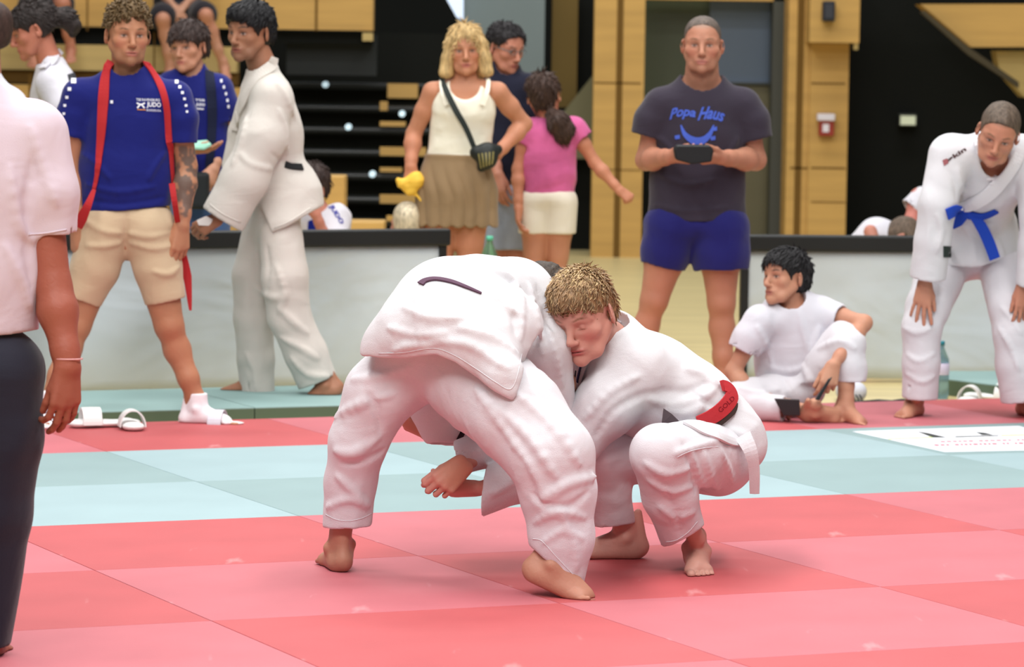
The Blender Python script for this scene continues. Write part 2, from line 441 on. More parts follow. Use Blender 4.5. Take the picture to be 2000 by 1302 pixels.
# ------------------------------------------------------------------ people: heads, hands, feet, limbs, garments
def frame(fwd, up):                          # columns: X = person's right, Y = forward, Z = up
    y = nrm(fwd); z = nrm(np.asarray(up, float)-y*(np.asarray(up, float)@y)); x = np.cross(y, z)
    return np.stack([x, y, z], 1)
def fac(yaw, pitch=0, roll=0):               # yaw 0 looks at the camera, + turns to the picture's right; pitch + looks down; roll + tips the crown to the right
    y, p, r = map(math.radians, (yaw, pitch, roll))
    f = V(math.sin(y)*math.cos(p), -math.cos(y)*math.cos(p), -math.sin(p))
    u = V(math.sin(y)*math.sin(p), -math.cos(y)*math.sin(p), math.cos(p)); s = np.cross(f, u)
    return frame(f, u*math.cos(r)-s*math.sin(r))
def head(c, R, s=1., jaw=1., nose=1., fat=0., smile=0, fem=False, open_mouth=0):
    g = G(.012); w = lambda *p: c+R@(V(*p)*s)
    E = lambda p, r, k=None, op='u', RR=None: g.add(Ell(w(*p), np.array(r)*s, R if RR is None else RR), k, op)
    K = lambda a, b, ra, rb, k=None, op='u': g.add(Cone(w(*a), w(*b), ra*s, rb*s), k, op)
    E((0, -.016, .036), (.074, .094, .078)); E((0, .012, .022), (.068, .078, .078), .02)
    E((0, .03, -.03), (.058*(1+fat), .056, .078), .03)
    for q in (-1, 1):
        K((q*.056*jaw*(1+fat), .0, -.045), (q*.036*jaw, .05, -.088), .016, .016, .03)
        K((q*.036*jaw, .05, -.088), (0, .076, -.1), .016, .016, .02)
        E((q*.045, .055, -.024), (.019+fat*.1, .019, .018), .02)
        K((q*.05, .06, .016), (q*.018, .081, .02), .010, .009, .014)
        E((q*.032, .093, -.004), (.019, .017, .0125), .012, 's')
        E((q*.031, .069, -.004), (.0125, .0125, .0125), .002)
        K((q*.046, .067, .005), (q*.018, .079, .006), .0048, .0042, .004)
        K((q*.045, .067, -.0125), (q*.02, .077, -.013), .0042, .004, .005)
        E((q*.0115*nose, .0975, -.041), (.0075, .009, .0065), .006)
        E((q*.080, -.012, -.012), (.007, .020, .032), .006, RR=R@np.array([[math.cos(q*.5), math.sin(q*.5), 0], [-math.sin(q*.5), math.cos(q*.5), 0], [0, 0, 1.]]))
        E((q*.083, -.006, -.008), (.005, .010, .017), .004, 's')
    K((0, .084, .006), (0, .107, -.034), .0085*nose, .0105*nose, .01); E((0, .106, -.037), (.011*nose, .010, .0095), .006)
    E((0, .076, -.066), (.031, .018, .022), .016)
    E((0, .0895, -.0655), (.025, .0085, .0046), .005); E((0, .0885, -.0750), (.022, .009, .0055), .005)
    E((0, .099, -.0703-open_mouth*.3), (.024, .009, .0013+open_mouth), .003, 's')
    E((0, .079, -.1), (.017, .014, .014), .012)
    g.w = w; g.c0 = np.asarray(c, float); g.R = R; g.s = s; return g
def head_paint(h, skin, lip=(176, 96, 92), brow=(70, 50, 38), iris=(70, 60, 50), eyes=True, stubble=None, blush=None, browt=1.0, closed=False, roots=None, rootz=.07):
    L = lambda c: np.array(lin(c))
    def f(P, C_):
        q = (P-h.c0)@h.R/h.s; x, y, z = q.T; ax = np.abs(x)
        def mixc(m, col):
            nonlocal C_; m = np.clip(m, 0, 1)[:, None]; C_ = C_*(1-m)+L(col)*m
        sm = lambda v, a, b: np.clip((v-a)/(b-a), 0, 1)
        near_ = (np.abs(q) < .2).all(1)
        front = sm(y, .035, .05)*near_
        if blush: mixc(.28*np.exp(-(((ax-.042)/.02)**2+((z+.035)/.022)**2))*front, blush)
        if stubble: mixc(.42*sm(-z, .045, .07)*sm(y, -.01, .02)*near_*(1-np.exp(-((x/.03)**2+((z+.07)/.012)**2))), stubble)
        if roots: mixc((sm(z, rootz-.01, rootz+.012))*near_, roots)
        mixc(.8*front*np.exp(-(x/.024)**4-((z+.0660)/.0045)**4), lip); mixc(.8*front*np.exp(-(x/.021)**4-((z+.0757)/.0055)**4), lip)
        mixc(.85*front*np.exp(-(x/.0235)**4-((z+.0705)/.0017)**2), (90, 40, 40))
        bz = .0205+.004*np.exp(-((ax-.035)/.012)**2)
        mixc(front*.85*np.exp(-((ax-.032)/.0165)**4-((z-bz)/(.0036*browt))**4), brow)
        if eyes:
            if closed: mixc(front*.8*np.exp(-((ax-.031)/.012)**4-((z+.0095)/.0018)**2), brow)
            else:
                e = front*np.exp(-((ax-.031)/.011)**6-((z+.0042)/.0038)**6); mixc(front*.35*np.exp(-((ax-.031)/.018)**4-((z+.003)/.011)**4), (120, 72, 60)); mixc(e*.9, (178, 160, 152))  # eye-socket shade put into the skin colour, eye whites darkened too
                mixc(front*np.exp(-((ax-.031)**2+(z+.0035)**2)**2/.0056**4), iris)
                mixc(front*.9*np.exp(-((ax-.031)/.0135)**4-((z-.0008)/.0022)**2), (45, 32, 28))
        nz = front*np.exp(-((ax-.008)/.003)**2-((z+.0475)/.0022)**2); mixc(.7*nz, (90, 45, 40))
        return C_
    return f
def skin_paint(base, heads=(), extra=()):
    b = np.array(lin(base))*.80
    def f(P):
        n = vnoise(P*22)[:, None]; n2 = vnoise(P*6+3)[:, None]
        C_ = b*(1+.05*n)*(1+np.array([.03, -.05, -.05])*n2)
        for h in heads: C_ = h(P, C_)
        for e in extra: C_ = e(P, C_)
        return np.clip(C_, 0, 1)
    return f
def spot(c, r, col, amt=1., noise=None):
    c = np.asarray(c, float)
    def f(P, C_):
        d = np.linalg.norm(P-c, axis=1)/r; m = np.exp(-d**4)*amt
        return C_*(1-m[:, None])+np.array(lin(col))*m[:, None]
    return f
def along(a, b, r, col, amt=1., noise=None):
    a = np.asarray(a, float); ab = np.asarray(b, float)-a
    def f(P, C_):
        t = np.clip((P-a)@ab/(ab@ab), 0, 1); d = np.linalg.norm(P-a-t[:, None]*ab, axis=1)
        te = (P-a)@ab/(ab@ab)
        m = (d < r)*np.clip((te+.02)*30, 0, 1)*np.clip((1.02-te)*30, 0, 1)*amt
        if noise: m = m*np.clip(.5+noise[1]*(vnoise(P*noise[0]+2)+.5*vnoise(P*noise[0]*2.3))+noise[2], 0, 1)
        return C_*(1-m[:, None])+np.array(lin(col))*m[:, None]
    return f
def hand(g, wr, y, z, thumb, s=1., curl=(.25, .3, .35, .4), thumb_out=.5, spread=.06, k=.006, tcurl=0.):
    """y: along the fingers, z: out of the back of the hand, thumb: rough direction of the thumb side"""
    y = nrm(y); z = nrm(z-y*(z@y)); x = np.cross(y, z); x = x if x@np.asarray(thumb, float) > 0 else -x
    w = lambda a, b, c: wr+s*(a*x+b*y+c*z)
    xs = (.030, .0105, -.010, -.029); kn = (.088, .092, .087, .079); ln = ((.040, .025, .02), (.044, .028, .021), (.04, .026, .02), (.031, .019, .018)); rr = (.0095, .0098, .0093, .0082)
    q = G(k)
    for i in range(4):
        K_ = w(xs[i], kn[i], .002-.002*abs(i-1.5)); q.add(Cone(w(xs[i]*.55, .004, 0), K_, .0155*s, .0115*s), .012)
        a = 0; p = K_
        sx = spread*(1.5-i)
        for j, l in enumerate(ln[i]):
            a += curl[i]*(1.0, 1.25, .8)[j]
            d = nrm(y*math.cos(a)-z*math.sin(a)+x*sx*math.cos(a)); p2 = p+d*l*s
            q.add(Cone(p, p2, rr[i]*s*(1-.07*j), rr[i]*s*(.95-.08*j)), .003); p = p2
    q.add(Cone(w(.0, .02, -.006), w(0, .07, -.006), .022*s, .02*s), .012)
    t0 = w(.016, .014, -.008); td = nrm(x*math.sin(thumb_out)+y*math.cos(thumb_out)-z*.25)
    t1 = t0+td*.045*s; td2 = nrm(td-x*math.sin(thumb_out)*.4+y*.3-z*tcurl); t2 = t1+td2*.034*s; td3 = nrm(td2-z*tcurl*1.2-x*tcurl*.4); t3 = t2+td3*.026*s
    q.add(Cone(t0, t1, .0165*s, .0135*s), .012); q.add(Cone(t1, t2, .0115*s, .0105*s), .004); q.add(Cone(t2, t3, .0105*s, .0088*s), .003)
    g.add(q, .012)
def foot(g, an, toe, up, inner, s=1., sole=None, toebend=0.):
    """an: ankle joint, 75 mm above the sole; toe: heel-to-toe direction; inner: big toe side"""
    y = nrm(toe); z = nrm(np.asarray(up)-y*(np.asarray(up)@y)); x = np.cross(y, z); x = x if x@np.asarray(inner, float) > 0 else -x
    w = lambda a, b, c: an+s*(a*x+b*y+c*z); R = np.stack([x, y, z], 1); q = G(.012)
    q.add(Ell(w(0, -.034, -.046), V(.029, .034, .03)*s, R)); q.add(Cone(w(0, .0, .03), w(0, -.008, -.03), .030*s, .031*s), .02)
    q.add(Cone(w(0, -.036, .06), w(0, -.05, -.035), .012*s, .016*s), .02)
    for e in (-1, 1): q.add(Ell(w(e*.031, 0, -.002 if e > 0 else -.012), .013*s), .012)
    q.add(Cone(w(0, .02, -.028), w(.008, .10, -.052), .037*s, .03*s), .03); q.add(Cone(w(-.012, -.02, -.055), w(-.018, .1, -.06), .022*s, .018*s), .02)
    q.add(Ell(w(.019, .115, -.057), V(.024, .024, .018)*s, R), .015); q.add(Ell(w(-.02, .098, -.059), V(.022, .024, .016)*s, R), .015)
    tb = z*toebend*.02*s
    for xx, y0, l, r in ((.027, .128, .034, .0125), (.0065, .128, .031, .0082), (-.0095, .122, .028, .0078), (-.024, .113, .024, .0075), (-.037, .103, .02, .0072)):
        q.add(Cone(w(xx, y0, -.061), w(xx-.001, y0+l, -.0655 if r < .01 else -.063)+tb, r*s, r*s), .0015)
    q.add(Pl(w(0, 0, -.076), -z), .004, 'i'); g.add(q, .02)
    return w
def arm(g, sh, el, wr, s=1., k=.02):
    sh, el, wr = map(np.asarray, (sh, el, wr)); L = lambda a, b, t: a+(b-a)*t
    g.chain([sh, L(sh, el, .45), el], [.05*s, .045*s, .037*s], k=k); g.chain([el, L(el, wr, .3), L(el, wr, .8), wr], [.037*s, .041*s, .028*s, .026*s], k=k)
def leg(g, hip, kn, an, s=1., back=None, k=.025):
    hip, kn, an = map(np.asarray, (hip, kn, an)); L = lambda a, b, t: a+(b-a)*t; b = V(0, 0, 0) if back is None else nrm(back)
    g.chain([hip, L(hip, kn, .4), kn], [.088*s, .078*s, .054*s], k=k); g.chain([kn, L(kn, an, .33)+b*.018, L(kn, an, .7), an], [.048*s, .048*s, .037*s, .032*s], k=k)
    g.add(Ell(kn-b*.022, .028*s), .03)
def torso(g, pel, chest, nk, sl, sr, front, s=1., wp=.15, wc=.16, ws=.13):
    f = nrm(front); mid = (pel+chest)/2
    g.chain([pel, mid, chest], [wp*s, ws*s, wc*s], f, .66, k=.04); g.add(Cone(sl, sr, .055*s, .055*s), .05); g.add(Cone(chest, nk, .11*s, .05*s, f, .7), .04)
def tube_gar(pts, rs, wall=.007, n=None, q=1., k=.02, cut=True, deep=1, tilt=None, cutpt=None):
    """a sleeve or trouser leg: a closed tube with its far end cut open and hollowed"""
    pts = [np.asarray(p, float) for p in pts]; g = G(k); ax = nrm(pts[-1]-pts[-2]); pp = pts[:-1]+[pts[-1]+ax*.03]
    g.chain(pp, rs, n, q)
    i = len(pts)-2; L_ = np.linalg.norm(pts[-1]-pts[-2]); t_ = max(0., 1-.055*deep/L_); inner = [pts[i]+(pts[-1]-pts[i])*t_, pts[-1]+ax*.05]; ri = [max(rs[-2]+(rs[-1]-rs[-2])*t_-wall, .01)*.97, max(rs[-1]-wall, .01)]
    if cut:
        h = G(k); h.chain(inner, ri, n, q); g.sub(h, .003)
        g.cut(Pl(pts[-1] if cutpt is None else cutpt, ax if tilt is None else nrm(tilt)), .003)
    return g
def skinm(): return mat('skin', (220, 170, 150), .52, .35, [((60, 60, 60), .0012)], vcol=True, sss=.08)
def hair_cap(h, t=.008, line=.078, side=.0, nape=-.07, ears=True, front=.118, wide=1.0):
    """hair over the skull of head h; line = hairline height on the brow"""
    w, R, s = h.w, h.R, h.s; g = G(.012)
    E = lambda p, r, k=.012, op='u': g.add(Ell(w(*p), np.array(r)*s, R), k, op)
    E((0, -.016, .036), (.074+t*wide, .094+t, .078+t)); E((0, -.045, -.02), (.062+t*wide, .058+t, .07), .03); E((0, .012, .03), (.069+t*wide, .08+t, .074+t), .01)
    E((0, .118, line-.098), (.125, .105, .098+side), .008, 's')
    a = w(0, -.09, nape); b = w(0, .02, nape+.05)
    g.cut(Pl(a, R@nrm(V(0, -.35, -1))), .01)
    if ears:
        for q in (-1, 1): E((q*.084, .004, -.022), (.022, .026, .042), .006, 's')
    return g
def strands(h, amp=.003, f=90, seed=0, stretch=5):
    c, R, s = h.c0, h.R, h.s
    def fn(P):
        q = (P-c)@R/s; r = np.linalg.norm(q-np.array([0, -.04, .1]), axis=1); a = np.arctan2(q[:, 0], q[:, 1]+.04)
        Q = np.stack([a*f*.09, r*f/stretch, q[:, 2]*f/stretch/2], 1)+seed
        return -amp*(vnoise(Q*np.array([1, 1, 1]))+.6*vnoise(Q*np.array([2.3, 1.4, 1])+7))
    return fn
def hair_mesh(g, h, res, m, par, n=420, ln=.03, w=.004, fwd=0., lift=.12, zmin=-.06, seed=1, curl=0.):
    Vv, F = polygonise(g, res*QUAL); Vv = relax(Vv, F, 1); rg = np.random.default_rng(seed)
    idx = rg.integers(0, len(Vv), n*2); P0 = Vv[idx]; P0, N = near(g, P0, 0., 2); q = (P0-h.c0)@h.R/h.s; nl = N@h.R
    keep = (q[:, 2] > zmin) & (np.linalg.norm(q, axis=1) > .055) & (nl[:, 2] > -.75) & ~((np.abs(q[:, 0]) > .05) & (q[:, 2] < .034) & (q[:, 1] > -.045)); P0 = P0[keep][:n]; N = N[keep][:n]; q = q[keep][:n]
    mb = MB()
    for p0, nn, ql in zip(P0, N, q):
        d = ql-np.array([0, -.03+fwd*-.05, .12]); d = h.R@nrm(d+np.array([0, fwd*.06, 0])+rg.normal(0, .018+curl, 3)); d = nrm(d-nn*(d@nn)); L = ln*rg.uniform(.6, 1.3)
        a = p0-nn*.003; b_ = p0+d*L*.5+nn*lift*L*.9; c_ = p0+d*L+nn*lift*L*.8; mb.tube([a, b_, c_], [w, w*.8, w*.15], 4, cap=False)
    o = len(Vv); v = np.concatenate([Vv, np.array(mb.v)]); fl = [tuple(f) for f in F.tolist()]+[tuple(i+o for i in f) for f in mb.f]
    fa = np.array([f if len(f) == 4 else f+(f[-1],) for f in fl], int)
    return link('hair', v, fa, m, par, True)
def hairm(name, col): return mat(name, col, .55, .35, [((150, 150, 40), .003)], noise=((90, 90, 25), .55, 1.35))
def person(label, base, group=None): return thing('person', tuple(base), label, 'person', group)

# shared cloth materials, folds and hems
gi = cloth('gi_white', (213, 212, 216), .014, f=9); gi_t = cloth('gi_trousers', (213, 210, 215), .016, f=8); gi_edge = cloth('gi_band', (216, 214, 218), .003, f=30)
def crease(g, t0, uvs, r=.012, op='u', k=.017, deep=.0):
    s = spline(uvs, 4); P, N = hit(g, s[:, 0], s[:, 1], t0)
    q = G(.01); rr = np.sin(np.linspace(.12, math.pi-.12, len(P)))*r*.62
    off = -.45 if op == 'u' else .45
    q.chain([P[i]+N[i]*(rr[i]*off) for i in range(len(P))], rr)
    return (op, q, k)
def creases(g, t0, lst):
    new = [crease(g, t0, *c) for c in lst]
    for op, q, k in new: g.add(q, k, op)
    if hasattr(g, 'c'): del g.c
def ground_clip(g): g.cut(Pl(V(0, 0, .0008), V(0, 0, -1)), .002)
def hemline(g, t0, uvs, name, par, w=.0035):
    s = spline(uvs, 5); P, N = hit(g, s[:, 0], s[:, 1], t0, off=.0); P2, N2 = near(g, P, .0002)
    return MB().tube(list(P2), w, 6).build(name, gi_edge, par, smooth=True)
class Under:                                 # solid lying under a hem polyline drawn at depth d (x, z profile swept in y)
    def __init__(s, uvs, d):
        p = np.array([J(u, v, d) for u, v in uvs]); s.x = p[:, 0]; s.z = p[:, 2]; s.lo = V(-99, -99, -99); s.hi = V(99, 99, 99)
    def ev(s, P): return (np.interp(P[:, 0], s.x, s.z)-P[:, 2])*.75

# ------------------------------------------------------------------ the hall: floor, mats, walls, stands
def gz(r, c, k): return None
m_wood_floor = mat('hall_floor_wood', (214, 196, 142), .35, .4, noise=((.8, 9, 1), .86, 1.08))
m_red = [mat('mat_red_light', (187, 103, 111), .6, .32, [((700, 700, 700), .0006)], noise=((3, 3, 3), .93, 1.06), scuff=(9, 2.2, 1)), mat('mat_red_deep', (182, 84, 87), .6, .32, [((700, 700, 700), .0006)], noise=((3, 3, 3), .93, 1.06), scuff=(9, 2.2, 1))]
m_grn = [mat('mat_green_light', (151, 174, 178), .6, .32, [((700, 700, 700), .0006)], noise=((3, 3, 3), .96, 1.04)), mat('mat_green_deep', (137, 160, 161), .6, .32, [((700, 700, 700), .0006)], noise=((3, 3, 3), .96, 1.04))]
fl = MB().quadbox([mat_pt(-30, 20, -.24), mat_pt(30, 20, -.24), mat_pt(30, -30, -.24), mat_pt(-30, -30, -.24), mat_pt(-30, 20, -.04), mat_pt(30, 20, -.04), mat_pt(30, -30, -.04), mat_pt(-30, -30, -.04)])
tag(fl.build('floor', m_wood_floor), kind='structure')
def m_mat(c, r):
    deep = (c+r) % 2
    return (m_grn if r in (0, 1) else m_red)[deep], deep
rowname = {-1: 'back border row', 0: 'far half of green stripe', 1: 'near half of green stripe', 2: 'row touching the green stripe', 3: 'row under the wrestling pair', 4: 'row in front of the wrestling pair', 5: 'row along the bottom edge', 6: 'nearest row, cut by the frame', 7: 'row below the picture'}
def mat_tile(c, r):
    g_ = .0012; m, deep = m_mat(c, r)
    k = [(c+g_, r+1-g_), (c+1-g_, r+1-g_), (c+1-g_, r+g_), (c+g_, r+g_)]
    b = MB().quadbox([mat_pt(x, y, -.04) for x, y in k]+[mat_pt(x, y, 0) for x, y in k]).build('judo_mat', m, bevel=.0015)
    return b, deep
vis = []
for r in range(-1, 7):
    row = []
    for c in range(-6, 8):
        cs = [(FPX*0, 0)]
        ok = False; us = []
        for a in np.linspace(0, 1, 6):
            for bb in np.linspace(0, 1, 6):
                p = mat_pt(c+a, r+bb)-CAM; z = p@_fw
                if z < 2: continue
                u = 1000+FPX*(p@_rt)/z; v = 651-FPX*(p@_up)/z
                if 0 < u < 2000 and 0 < v < 1302: ok = True
                us.append(u)
        if ok: row.append((c, r))
    vis.append(row)
ordn = ['leftmost', 'second from the left', 'third from the left', 'fourth from the left', 'fifth from the left', 'sixth from the left', 'seventh from the left']
for row in vis:
    for i, (c, r) in enumerate(row):
        o, deep = mat_tile(c, r)
        col = ('deep ' if deep else 'pale ')+('green' if r in (0, 1) else 'red'); w_ = ordn[i] if i < len(row)-1 else 'rightmost'
        tag(o, '%s judo mat, %s, %s' % (col, w_, rowname[r]), 'mat', 'red and green judo mats of the contest area')
    if row:                                  # a margin beyond the frame so a step to the side still stands on mats
        for e in (row[0][0]-1, row[-1][0]+1):
            o, deep = mat_tile(e, row[0][1]); tag(o, 'judo mat just past the %s end of the %s' % ('left' if e < 0 else 'right', rowname[row[0][1]]), 'mat', 'red and green judo mats of the contest area')

# raised green gym mats behind the red border, in front of the left and right barriers
m_gym = mat('gym_mat_top', (136, 164, 161), .7, .3, noise=((2, 2, 2), .95, 1.05)); m_gymside = mat('gym_mat_side', (92, 108, 88), .8, .2)
def gymmat(c0, c1, r0, r1, label, zt=.035):
    t = thing('gym_mat', tuple(mat_pt((c0+c1)/2, (r0+r1)/2, -.04)), label, 'mat')
    k = [(c0, r1), (c1, r1), (c1, r0), (c0, r0)]
    MB().quadbox([mat_pt(x, y, -.04) for x, y in k]+[mat_pt(x, y, zt-.004) for x, y in k]).build('foam_core', m_gymside, t)
    MB().quadbox([mat_pt(x, y, zt-.004) for x, y in k]+[mat_pt(x, y, zt) for x, y in k]).build('cover', m_gym, t)
gymmat(-4.2, .98, -2.0, -1.1, 'raised pale green gym mat under the black-haired judoka in front of the left barrier')
gymmat(.985, 2.0, -2.0, -1.1, 'raised pale green gym mat behind the legs of the bent judoka')
_p = [gnd(u, v, .035) for u, v in ((1850, 740), (1992, 757), (2160, 740), (2085, 724), (1850, 724))]
gm = thing('gym_mat', tuple(_p[0]-V(0, 0, .075)), 'raised pale green gym mat behind the water bottle by the right barrier', 'mat')
MB().prism([p-V(0, 0, .075) for p in _p], (0, 0, .07)).build('foam_core', m_gymside, gm); MB().prism([p-V(0, 0, .005) for p in _p], (0, 0, .005)).build('cover', m_gym, gm)

# barriers: a white sheet under a padded black top rail on black end posts
m_sheet = mat('barrier_sheet', (196, 205, 210), .65, .3, [((1.2, 1.2, 2.2), .05)]); m_pad = mat('barrier_pad', (30, 32, 32), .45, .4)
def barrier(a, b, label, zt, ends):
    """a, b: base points; stands on the hall floor"""
    d = nrm(b-a); n = np.cross(d, V(0, 0, 1)); L = np.linalg.norm(b-a); t = thing('barrier', tuple((a+b)/2), label, 'barrier')
    sh = MB(); nx = 60; nz = 10; z0 = a[2]+.02; z1 = zt-.06; pts = []
    for s_ in (-1, 1):
        for i in range(nx+1):
            for j in range(nz+1):
                x = i/nx*L; z = z0+(z1-z0)*j/nz; wv = .014*math.sin(x*2.6+j*.18)+.01*math.sin(x*5.1-j*.4+1)
                pts.append(a*0+a+d*x+n*(wv*math.sin(math.pi*min(1, j/nz*1.0))+s_*.004)+V(0, 0, z-a[2]))
    N_ = (nx+1)*(nz+1); f = []
    for s_ in (0, 1):
        for i in range(nx):
            for j in range(nz):
                q = [i*(nz+1)+j, (i+1)*(nz+1)+j, (i+1)*(nz+1)+j+1, i*(nz+1)+j+1]; q = [k+s_*N_ for k in q]; f.append(q if s_ else q[::-1])
    edge = [i*(nz+1) for i in range(nx+1)]+[nx*(nz+1)+j for j in range(1, nz+1)]+[i*(nz+1)+nz for i in range(nx-1, -1, -1)]+[j for j in range(nz-1, 0, -1)]
    for i in range(len(edge)): f.append([edge[i], edge[(i+1) % len(edge)], edge[(i+1) % len(edge)]+N_, edge[i]+N_])
    link('sheet', pts, f, m_sheet, t)
    k = [(-1, 0), (1, 0), (1, 1), (-1, 1)]
    def bar(x0, x1, zlo, zhi, w): return [a+d*x0-n*w+V(0, 0, zlo-a[2]), a+d*x1-n*w+V(0, 0, zlo-a[2]), a+d*x1+n*w+V(0, 0, zlo-a[2]), a+d*x0+n*w+V(0, 0, zlo-a[2]), a+d*x0-n*w+V(0, 0, zhi-a[2]), a+d*x1-n*w+V(0, 0, zhi-a[2]), a+d*x1+n*w+V(0, 0, zhi-a[2]), a+d*x0+n*w+V(0, 0, zhi-a[2])]
    MB().quadbox(bar(-.01, L+.01, zt-.078, zt, .035)).build('top_pad', m_pad, t, bevel=.012)
    for x in ends: MB().quadbox(bar(x*L-.018, x*L+.018, a[2], zt-.06, .02)).build('post', m_pad, t, bevel=.004)
_a = V(-4.2, 14.95, -.04); _b = V(-.305, 16.98, -.04)
barrier(_a, _b, 'white barrier with black padded rail behind the standing men on the left', .69, (0, .5, .995))
_a = V(1.085, 17.55, -.04)
barrier(_a, _a+V(2.7, .42, 0), 'white barrier with black padded rail behind the seated boy on the right', .655, (0, .6, .995))

# back wall of wood panels, pillars, doorway
m_wood = mat('panel_wood', (196, 156, 88), .5, .35, noise=((1.2, 1.2, 14), .86, 1.08)); m_wood2 = mat('panel_wood_pale', (190, 166, 108), .5, .3, noise=((1.2, 1.2, 14), .9, 1.08))
m_dark = mat('dark_void', (16, 18, 15), .8, .2); m_seam = mat('panel_seam', (110, 82, 40), .8, .1)  # near-black colour holds the darkness under the stands and in unlit gaps
m_black = mat('bleacher_black', (24, 27, 26), .35, .5)
def st(o): return tag(o, kind='structure')
WD = 28.2
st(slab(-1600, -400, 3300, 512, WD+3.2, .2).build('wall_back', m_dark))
def panel(u0, v0, u1, v1, d, th, name, m, seams=()):
    """one board-faced wall piece; seams: v heights of thin grooves, as sub-parts"""
    o = st(slab(u0, v0, u1, v1, d, th).build(name, m))
    for (a, b, c_, e) in seams:
        q = slab(a, b, c_, e, d-.004, .006).build('groove', m_seam, o)
    return o
n_ = [0]
def trim(u0, v0, u1, v1, d, th, m):
    n_[0] += 1; return st(slab(u0, v0, u1, v1, d, th).build('trim_%d' % n_[0], m))
panel(1163, -60, 1252, 498, WD, .35, 'wall_pillar', m_wood, [(1160, 160, 1252, 164), (1160, 330, 1252, 333), (1207, -60, 1210, 498)])
panel(1543, -60, 1582, 462, WD, .5, 'wall_column', m_wood, [(1560, -60, 1562, 480), (1543, 326, 1582, 330)])
panel(1584, 84, 1651, 462, WD-.05, .6, 'wall_column_face', m_wood, [(1584, 161, 1651, 165), (1584, 326, 1651, 330), (1584, 393, 1651, 396)])
panel(1584, -60, 1678, 84, WD-.4, .9, 'wall_column_head', m_wood)
tag(slab(1668, 80, 1676, 97, WD-.38, .06).build('bolt_cover', m_wood2), 'small wooden end block under the column head', 'block')
# doorway between the pillars
m_dgl = mat('doorway_dim', (74, 80, 60), .4, .4); m_dbl = mat('doorway_glass', (104, 120, 142), .25, .6, noise=((.6, .6, .35), .75, 1.1)); m_dfr = mat('door_frame', (70, 72, 66), .5, .3)
door = st(slab(1252, -60, 1392, 498, WD+1.0, .05).build('door_1', m_dgl)); slab(1252, 330, 1280, 498, WD+.9, .04).build('dark_leaf', m_dark, door)
d2 = st(slab(1388, -60, 1520, 163, WD+.9, .05).build('door_2', m_dbl)); slab(1388, 166, 1520, 498, WD+.9, .05).build('lower_leaf', mat('door_lower', (104, 98, 72), .4, .4, noise=((.8, .8, 1.5), .75, 1.1)), d2)
slab(1388, 160, 1520, 166, WD+.86, .1).build('cross_rail', m_dfr, d2)
trim(1512, -60, 1545, 498, WD+.5, .3, m_dfr)
trim(1250, -60, 1560, 3, WD+.5, .3, m_wood)
# left of the pillar: steel-blue panel, dark gaps and ochre strips with a slanted stair flank
panel(900, -60, 1060, 300, WD+.6, .2, 'wall_steel', mat('steel_panel', (112, 126, 128), .35, .5, noise=((.5, .5, .5), .8, 1.15)))
trim(1080, -60, 1126, 210, WD+.9, .1, mat('ochre_dim', (104, 84, 38), .6, .3)); trim(1126, -60, 1164, 300, WD+1.2, .1, m_dark)
m_gr = mat('stair_flank', (116, 112, 84), .6, .3)
MB().prism([J(1090, 232, WD+.8), J(1164, 140, WD+.8), J(1164, 310, WD+.8), J(1080, 310, WD+.8)], (0, .1, 0)).build('stair_flank', m_gr)
tag(bpy.data.objects['stair_flank'], 'slanted grey-brown stair flank between the steel panel and the wooden pillar', 'stair')
w1 = st(MB().prism([J(862, -20, WD+.4), J(905, -20, WD+.4), J(905, 40, WD+.4), J(892, 34, WD+.4)], (0, .05, 0)).build('window_1', mat('daylight_pane', (205, 222, 245), .3, .5, emit=.75)))
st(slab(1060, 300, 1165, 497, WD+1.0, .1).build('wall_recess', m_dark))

# right: dark stair wing under a slanted wooden parapet
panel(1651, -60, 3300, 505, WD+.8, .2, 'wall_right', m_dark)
o = st(MB().prism([J(1798, 8, WD-.6), J(3000, 8, WD-.6), J(3000, 92, WD-.6), J(1897, 92, WD-.6)], (0, .4, 0)).build('wall_parapet', m_wood)); 
trim(1780, -60, 3000, 6, WD-.6, .4, m_wood); trim(1900, 91, 3000, 97, WD-.5, .3, m_dark)
st(MB().prism([J(1945, 99, WD-.4), J(3000, 99, WD-.4), J(3000, 190, WD-.4), J(2000, 190, WD-.4), J(1952, 135, WD-.4)], (0, .3, 0)).build('wall_parapet_lower', m_wood2))
MB().prism([J(1806, 20, WD-.7), J(1898, 96, WD-.7), J(1990, 160, WD-.7), J(1990, 172, WD-.7), J(1890, 106, WD-.7), J(1798, 24, WD-.7)], (0, .08, 0)).build('stair_rail', mat('rail_dim', (66, 58, 40), .5, .3))
tag(bpy.data.objects['stair_rail'], 'dark slanted stair rail in front of the right wooden parapet', 'rail')
# fittings on the wall
t = thing('fire_alarm', tuple(J(1614, 266, WD-.06)), 'small red fire alarm box with white cap on the wooden column', 'alarm')
slab(1600, 235, 1629, 266, WD-.14, .08).build('housing', mat('alarm_red', (150, 52, 40), .4, .4), t, bevel=.008); slab(1597, 222, 1631, 236, WD-.16, .1).build('cap', mat('alarm_white', (225, 220, 230), .4, .4), t, bevel=.008)
slab(1607, 242, 1619, 258, WD-.146, .01).build('label_plate', mat('alarm_white', (225, 220, 230)), t)
t = thing('wall_speaker', tuple(J(1620, 42, WD-.45)), 'small dark speaker box on the head of the wooden column', 'speaker')
slab(1608, 2, 1631, 42, WD-.53, .12).build('cabinet', mat('speaker_black', (42, 44, 52), .5, .3), t, bevel=.01); slab(1612, 8, 1627, 36, WD-.54, .012).build('grille', mat('grille_grey', (58, 60, 68), .6, .3), t)
t = thing('exit_sign', tuple(J(1773, 248, WD+.7)), 'small pale lit sign in the dark stair wing on the right', 'sign')
